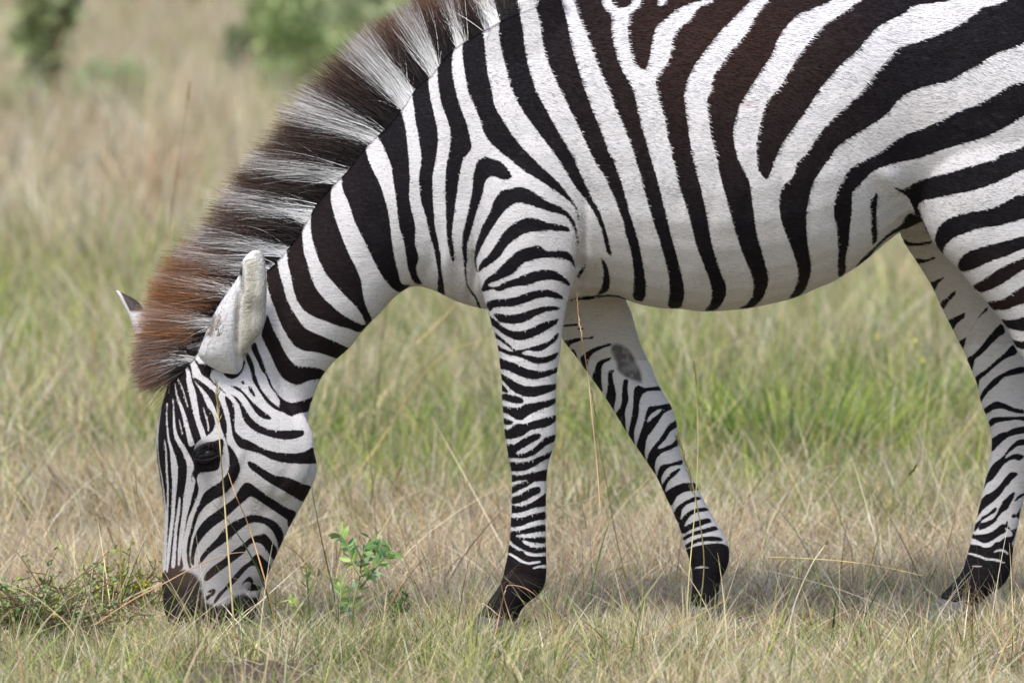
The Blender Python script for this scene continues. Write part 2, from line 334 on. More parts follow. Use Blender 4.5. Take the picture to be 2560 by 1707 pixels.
STALKS = [
 ([(590, 1620), (580, 1500), (566, 1320), (558, 1210), (551, 1130), (545, 1040), (541, 960)], -0.55, .0032, (196, 180, 130), 'long straw stalk with seed head crossing the zebra eye', .16, 1),
 ([(730, 1680), (690, 1560), (660, 1440), (620, 1310), (590, 1240), (570, 1180)], -0.50, .0030, (214, 170, 122), 'orange tinted stalk leaning across the cheek and muzzle', .0, 0),
 ([(240, 1560), (330, 1500), (415, 1455), (500, 1410), (570, 1385), (617, 1379)], -0.45, .0026, (204, 164, 128), 'bent tan stalk arching in front of the muzzle', .0, 0),
 ([(1500, 1270), (1492, 1160), (1480, 1040), (1470, 940), (1456, 850), (1446, 790), (1443, 742)], -0.30, .0020, (212, 172, 140), 'thin seeding stalk in front of the gap between the front legs', .35, 0),
 ([(1600, 1600), (1570, 1470), (1540, 1340), (1515, 1200), (1500, 1120), (1485, 1010), (1478, 975)], 0.55, .0020, (150, 140, 84), 'dark seeded stem rising between the two front legs', .2, 0),
 ([(1920, 1392), (2040, 1397), (2140, 1406), (2230, 1421), (2309, 1439)], -0.25, .0019, (220, 200, 140), 'yellow stalk lying almost level left of the hind foot', .0, 0),
 ([(1968, 1590), (1990, 1500), (2030, 1410), (2060, 1366), (2068, 1356)], -0.3, .0030, (222, 212, 180), 'pale stalk with a split tip standing in the dry turf', .06, 0),
 ([(2170, 1440), (2200, 1330), (2250, 1220), (2290, 1165)], 0.15, .0021, (176, 170, 92), 'green straight stalk right of the pale split one', .12, 0),
 ([(2365, 1480), (2362, 1410), (2385, 1300), (2412, 1180), (2424, 1125)], 0.35, .0019, (216, 178, 128), 'upright tan stalk beside the hind shin', .0, 0),
 ([(1745, 1560), (1760, 1400), (1740, 1250), (1722, 1180), (1700, 1110), (1693, 1092)], -0.1, .0022, (134, 128, 84), 'dark spiky seed stalk crossing the far front shin', .35, 1),
 ([(1715, 1600), (1722, 1450), (1735, 1300), (1745, 1130), (1742, 1000), (1736, 905)], -0.15, .0021, (212, 200, 140), 'tall yellow stalk in front of the far front knee', .15, 0),
 ([(1190, 1600), (1200, 1510), (1250, 1540), (1280, 1560)], -0.35, .0020, (214, 190, 160), 'short bent straw by the near front hoof', .0, 0),
 ([(1283, 1565), (1262, 1500), (1248, 1440), (1232, 1390), (1228, 1380)], -0.4, .0018, (216, 176, 150), 'straw leaning over the near pastern', .1, 0),
 ([(1235, 1600), (1250, 1530), (1262, 1480), (1275, 1462), (1330, 1480), (1400, 1560), (1480, 1690)], -0.5, .0022, (198, 160, 130), 'arched straw bowing over the near hoof', .0, 0),
 ([(1340, 1395), (1362, 1250), (1400, 1330), (1395, 1340)], .3, .0014, (190, 170, 140), 'kinked straw behind the near cannon', .0, 0),
 ([(1465, 1320), (1460, 1280), (1452, 1256), (1395, 1265), (1452, 1254), (1520, 1226)], .6, .0020, (218, 206, 168), 'broken white straw between the two front legs', .0, 0),
 ([(1040, 860), (1130, 770), (1210, 650), (1280, 730), (1400, 900)], 2.6, .0024, (206, 176, 128), 'blurred arched straw beyond the chest', .0, 0),
 ([(880, 1200), (960, 1090), (1040, 960), (1120, 880), (1225, 845)], 2.2, .0026, (212, 186, 130), 'long straw sweeping up under the throat', .0, 0),
 ([(850, 1600), (838, 1500), (820, 1420), (800, 1330), (782, 1235), (775, 1180)], 0.25, .0028, (110, 126, 74), 'dark green stem behind the chin', .0, 0),
 ([(300, 1700), (302, 1560), (300, 1400), (296, 1250)], -0.4, .0020, (196, 170, 110), 'upright straw left of the muzzle', .12, 0),
 ([(430, 1560), (400, 1420), (372, 1330), (345, 1240), (338, 1180)], 0.4, .0026, (212, 168, 92), 'golden stem beside the nose', .0, 0),
 ([(130, 1700), (190, 1600), (100, 1500), (0, 1450)], -0.6, .0024, (204, 190, 150), 'long pale straw lying across the low shrub', .0, 0),
 ([(2480, 1690), (2520, 1600), (2600, 1480)], -0.8, .0030, (206, 186, 132), 'blurred thick straw in the lower right corner', .0, 0),
 ([(2010, 1310), (2040, 1200), (2078, 1165), (2150, 1180)], 1.2, .0020, (206, 188, 150), 'arching dry straw before the green tuft', .0, 0),
 ([(1460, 1690), (1600, 1600), (1740, 1540), (1830, 1490)], -0.7, .0026, (208, 176, 120), 'blurred tan straw slanting up from the bottom edge', .0, 0),
 ([(230, 900), (245, 700), (262, 460), (268, 300)], 3.6, .0030, (176, 150, 110), 'tall thin stem rising behind the mane', .1, 0),
 ([(420, 760), (425, 560), (450, 380), (475, 210)], 3.0, .0026, (150, 130, 96), 'dark tall stem just above the far ear', .12, 0),
]
for s in STALKS: stalk(s[0], s[1], s[2], s[3], s[4], s[5], fine=s[6])
# ================================================================ shrubs and plants
LM = col_mat('leaves', 0.5, 0.3, 0.4); TM = col_mat('twigs', 0.85, 0, 0.2)
def leaves_np(P, D, L, W, fold=0.25):
    """pointed oval leaves: base points P, directions D, length L, width W"""
    n = len(P); D = D / np.linalg.norm(D, axis=1, keepdims=True)
    r = rng.normal(0, 1, (n, 3)); S = np.cross(D, r); S /= np.linalg.norm(S, axis=1, keepdims=True); Nn = np.cross(S, D)
    ts = np.array([0, .22, .5, .78, 1.0]); ws = np.array([.04, .75, 1.0, .65, .02])
    V = np.zeros((n, 5, 3, 3))
    for k in range(5):
        c = P + D * (L * ts[k])[:, None] - Nn * (L * 0.18 * ts[k] ** 2)[:, None]
        h = (W * ws[k] * .5)[:, None]
        V[:, k, 0] = c - S * h + Nn * h * fold; V[:, k, 1] = c; V[:, k, 2] = c + S * h + Nn * h * fold
    i = np.arange(n * 15).reshape(n, 5, 3)
    F = np.concatenate([np.stack([i[:, :-1, a], i[:, :-1, a + 1], i[:, 1:, a + 1], i[:, 1:, a]], -1).reshape(-1, 4) for a in (0, 1)])
    return V.reshape(-1, 3), F, np.repeat(np.arange(n), 15)
def flower(p, r, root, col=(238, 200, 44)):
    """five-lobed yellow blossom, one connected cup"""
    a = np.arange(20) / 20 * 2 * np.pi; R = r * (.72 + .28 * np.cos(5 * a)); n = rng.normal(0, .5, 3) + np.array([0, -1, .7]); n /= np.linalg.norm(n)
    u = np.cross(n, [1, 0, .1]); u /= np.linalg.norm(u); w_ = np.cross(n, u)
    V = np.vstack([p[None, :], p + (np.outer(np.cos(a), u) + np.outer(np.sin(a), w_)) * R[:, None] + n * r * .35])
    F = np.stack([np.zeros(20, int), 1 + np.arange(20), 1 + (np.arange(20) + 1) % 20], -1)
    mesh_np('flower', V, F, LM, np.tile(lin(*col), (21, 1)), root)
def shrub(name, label, cat, center, size, ntw, nleaf, L, W, cols, twc, group=None, up_bias=0.5, flowers=0, r0=0.006):
    root = empty(name, tuple(center)); tag(root, label, cat, group)
    c = np.array(center); size = np.array(size)
    paths, rads, tips = [], [], []
    for k in range(ntw):
        a = rng.uniform(0, 2 * np.pi); el = rng.uniform(0.15, 1.0) ** up_bias
        d = np.array([math.cos(a) * size[0], math.sin(a) * size[1], 0]) * math.sqrt(max(0, 1 - el * el)) + np.array([0, 0, size[2] * el])
        d *= rng.uniform(0.6, 1.05)
        m = 6; P = [c + np.array([rng.normal(0, .05) * size[0], rng.normal(0, .05) * size[1], 0])]
        for j in range(1, m + 1): P.append(P[0] + d * (j / m) + rng.normal(0, 0.035, 3) * size * math.sqrt(j))
        P = np.array(P); P[1:, 2] = np.maximum(P[1:, 2], c[2] + 0.01); P = crom(P, 3); paths.append(P); rads.append(np.linspace(r0, r0 * .25, len(P)))
        for _ in range(4):
            i = rng.integers(4, len(P) - 1); e = P[i] + rng.normal(0, 0.16, 3) * size + (P[-1] - P[i]) * .4; e[2] = max(e[2], c[2] + 0.02)
            Q = crom(np.array([P[i], (P[i] + e) / 2 + rng.normal(0, .02, 3) * size, e]), 3); paths.append(Q); rads.append(np.linspace(r0 * .45, r0 * .15, len(Q))); tips.append(Q)
        tips.append(P[5:])
    V, F = tubes_np(paths, rads, 5)
    mesh_np('twigs', V, F, TM, np.tile(lin(*twc), (len(V), 1)) * rng.uniform(.8, 1.2, (len(V), 1)), root)
    A = np.concatenate(tips); ii = rng.integers(0, len(A), nleaf)
    P = A[ii] + rng.normal(0, 0.012, (nleaf, 3)) * np.minimum(1, size); D = rng.normal(0, 1, (nleaf, 3)) + np.array([0, 0, .5])
    V, F, B = leaves_np(P, D, L * rng.uniform(.6, 1.25, nleaf), W * rng.uniform(.7, 1.2, nleaf))
    cc = np.array([lin(*k) for k in cols])[rng.integers(0, len(cols), nleaf)] * rng.uniform(.7, 1.25, (nleaf, 1))
    mesh_np('leaves', V, F, LM, cc[B], root)
    if flowers:
        ii = rng.integers(0, len(A), flowers)
        for q in ii: flower(A[q] + np.array([0, -.006, .008]), .0055, root)
    return root
def gpt(px, py, dz=0.0):
    p = ground_at(px, py); p[2] = float(bump_z(p[0], p[1])) + dz; return p
# low thorny shrub at lower left
p = gpt(110, 1610); shrub('low_shrub', 'low twiggy shrub with small leaves and yellow flowers left of the muzzle', 'shrub', p, (.24, .16, .16), 64, 2100, .013, .006,
      [(124, 152, 88), (106, 136, 82), (156, 172, 86), (96, 128, 82)], (110, 92, 74), flowers=9, r0=.0035, up_bias=.8)
p = gpt(300, 1560); shrub('low_shrub', 'yellow green spray of fine leaves close to the nose', 'shrub', p, (.15, .10, .14), 34, 1100, .012, .005,
      [(158, 178, 88), (140, 164, 84), (176, 186, 96)], (110, 90, 66), flowers=6, r0=.003, up_bias=.5)
p = gpt(990, 1575); shrub('low_shrub', 'tiny dark green thorny plant behind the near front hoof', 'shrub', p, (.07, .06, .09), 16, 420, .013, .004,
      [(82, 120, 52), (96, 132, 60)], (88, 80, 56), r0=.002)
# plant with oval leaves between the head and the leg
def leafy_plant(label, stems, Y, L, W, cols, every=1):
    b = at(stems[0][0][0], stems[0][0][1], Y); root = empty('leafy_plant', tuple(b)); tag(root, label, 'plant')
    paths, rads, P, D = [], [], [], []
    for s in stems:
        Q = crom(np.array([at(x, y, Y + 0.03 * math.sin(x)) for x, y in s]), 5); paths.append(Q); rads.append(np.linspace(.003, .0011, len(Q)))
        for i in range(3, len(Q)):
            T = Q[i] - Q[i - 1]; T /= np.linalg.norm(T)
            for sg in (-1, 1):
                if rng.uniform() < .85:
                    S = np.array([T[2], rng.normal(0, .5), -T[0]]) * sg
                    P.append(Q[i]); D.append(T * rng.uniform(.3, .9) + S * rng.uniform(.6, 1.0) + rng.normal(0, .15, 3))
    V, F = tubes_np(paths, rads, 6); mesh_np('stem', V, F, TM, np.tile(lin(128, 128, 92), (len(V), 1)), root)
    P, D = np.array(P), np.array(D); n = len(P)
    V, F, B = leaves_np(P, D, L * rng.uniform(.65, 1.2, n), W * rng.uniform(.7, 1.2, n))
    cc = np.array([lin(*k) for k in cols])[rng.integers(0, len(cols), n)] * rng.uniform(.8, 1.2, (n, 1))
    mesh_np('leaves', V, F, LM, cc[B], root)
leafy_plant('leafy green plant with oval leaves right of the chin', [[(880, 1590), (885, 1500), (900, 1440), (905, 1390), (925, 1345)], [(902, 1440), (880, 1400), (868, 1360), (850, 1335)],
            [(900, 1470), (930, 1430), (955, 1400), (980, 1372)], [(886, 1520), (865, 1490), (850, 1450)], [(905, 1400), (925, 1380), (945, 1375)]], -.10, .030, .011,
            [(134, 170, 100), (116, 156, 92), (152, 182, 100), (126, 164, 124)])
leafy_plant('slender light green weed nearer than the leafy plant', [[(780, 1640), (775, 1560), (770, 1480), (765, 1420)], [(775, 1570), (745, 1520), (725, 1495)], [(840, 1640), (845, 1560), (852, 1500), (850, 1440)]], -.35, .020, .008,
            [(140, 164, 90), (116, 150, 80), (160, 172, 96)])
# bushy green tuft at the right
for q, (px, py, sx, sz, lb) in enumerate([(1985, 1215, .42, .36, 'bright green bushy tuft behind the belly, largest of the green tufts'),
                                          (2250, 1150, .26, .38, 'green tuft flecked with yellow beside the far hind leg'),
                                          (1640, 1165, .22, .24, 'green tuft seen between the far front leg and the belly'),
                                          (1450, 1150, .14, .24, 'small green tuft between the two front legs')]):
    p = gpt(px, py); n = (2600, 1300, 900, 700)[q]
    root = empty('grass_tuft', tuple(p)); tag(root, lb, 'grass tuft')
    a = rng.uniform(0, 2 * np.pi, n); r = np.sqrt(rng.uniform(0, 1, n)) * sx * .55
    base = np.stack([p[0] + np.cos(a) * r, p[1] + np.sin(a) * r * .8, np.full(n, p[2] - .01)], 1)
    l = rng.uniform(.05, .9, n); d = np.stack([np.cos(a) * l, np.sin(a) * l, np.ones(n)], 1)
    V, F, T, B = ribbons(base, d, sz * rng.uniform(.35, 1.1, n) * (1 - .35 * r / (sx * .55)), rng.uniform(.003, .0065, n), rng.uniform(.05, .5, n), seg=4, bend_dir=np.stack([np.cos(a), np.sin(a), -.3 * np.ones(n)], 1))
    cc = pick(['green', 'green', 'lime', 'olive', 'lime', 'dark', 'dark'], n) * rng.uniform(.75, 1.25, (n, 1))
    mesh_np('blades', V, F, GM, cc[B] * (.75 + .35 * T[:, None]), root)  # darker blade feet: shade at the tuft base put into the colour
    m = 5 if q == 1 else 0
    P = base[rng.integers(0, n, m)] + np.stack([rng.normal(0, .05, m), rng.normal(0, .05, m), rng.uniform(.5, 1.0, m) * sz], 1)
    for k in range(m): flower(P[k], .007, root, (222, 208, 96))
# far bushes, out of focus
def bush(label, px, py, width, h, cols, n=5200, L=.10, nc=16):
    p = gpt(px, py); root = empty('bush', tuple(p)); tag(root, label, 'bush')
    C = np.stack([rng.normal(0, .42, nc) * width, rng.normal(0, .42, nc) * width * .7, rng.uniform(.12, 1, nc) * h], 1) + p
    paths = [crom(np.array([p + rng.normal(0, .03, 3) * width, (p + c) / 2 + rng.normal(0, .08, 3) * width, c]), 5) for c in C]
    V, F = tubes_np(paths, [np.linspace(.018, .004, len(q)) for q in paths], 6); mesh_np('branches', V, F, TM, np.tile(lin(104, 88, 66), (len(V), 1)), root)
    k = rng.integers(0, nc, n); R = rng.uniform(.12, .26, nc)[k, None] * np.array([width, width, h * .75])
    P = C[k] + rng.normal(0, .55, (n, 3)) * R; P[:, 2] = np.maximum(P[:, 2], p[2] + .02)
    V, F, B = leaves_np(P, rng.normal(0, 1, (n, 3)) + np.array([0, 0, .4]), L * rng.uniform(.6, 1.2, n), L * .5 * rng.uniform(.7, 1.2, n))
    tone = rng.uniform(.75, 1.25, nc)[k, None]
    cc = np.array([lin(*q) for q in cols])[rng.integers(0, len(cols), n)] * rng.uniform(.75, 1.25, (n, 1)) * tone
    mesh_np('leaves', V, F, LM, cc[B], root)
bush('tall deep green bush behind the mane', 752, 350, .40, .85, [(152, 172, 112), (134, 158, 96), (172, 184, 132)], 3400, nc=20, L=.06)
bush('dark narrow sapling at the upper left', 112, 370, .20, .75, [(168, 176, 134), (152, 164, 120)], 900, nc=10)
bush('small bluish green bush in the pale grass', 268, 345, .24, .34, [(164, 184, 134), (156, 176, 128)], 1000, nc=9)
bush('light green bush above the withers', 1010, 215, .6, .5, [(176, 186, 142), (162, 176, 130)], 2600)
bush('low shadowy shrub along the top left edge', 300, 62, 2.2, .5, [(128, 114, 100), (112, 104, 88), (120, 118, 96)], 5200, nc=30, L=.12)
bush('low dull green shrub below the tall deep green bush', 655, 290, .22, .35, [(128, 146, 104), (112, 134, 88)], 500, nc=7)
# ================================================================ the coat pattern (traced stripes and elbow crease; groin and thigh-edge shade painted in as black)
FR = dict(A=(300, 600), B=(300, 940), C=(300, 1240), D=(600, 0), E=(600, 400), F=(1100, 0), G=(1100, 400), H=(1920, 0),
          I=(1920, 400), J=(1500, 0), K=(1500, 400), L=(1150, 700), M=(1150, 960), N=(1150, 1280), P=(1920, 780), Q=(1920, 1160), Z=(1280, 853, 1.8359), S=(2360, 1040, 7.84), T=(2360, 1200, 7.84), U=(2280, 1360, 7.84))
def parse(s):
    """'+ribbon' / '-cut' flags, then frame letters and points"""
    cut = s.startswith('-'); s = s.lstrip('-'); rib = s.startswith('~'); s = s.lstrip('~')
    fr = None; out = []
    for tk in s.split():
        if tk in FR: fr = FR[tk]; continue
        v = [float(q) for q in tk.split(',')]
        if v[1] == -80: v[1] = -420
        sf = fr[2] if len(fr) > 2 else 3.672
        p = [fr[0] + v[0] / sf, fr[1] + v[1] / sf]
        if rib: p.append(v[2] / sf)
        out.append(p)
    return cut, rib, np.array(out)
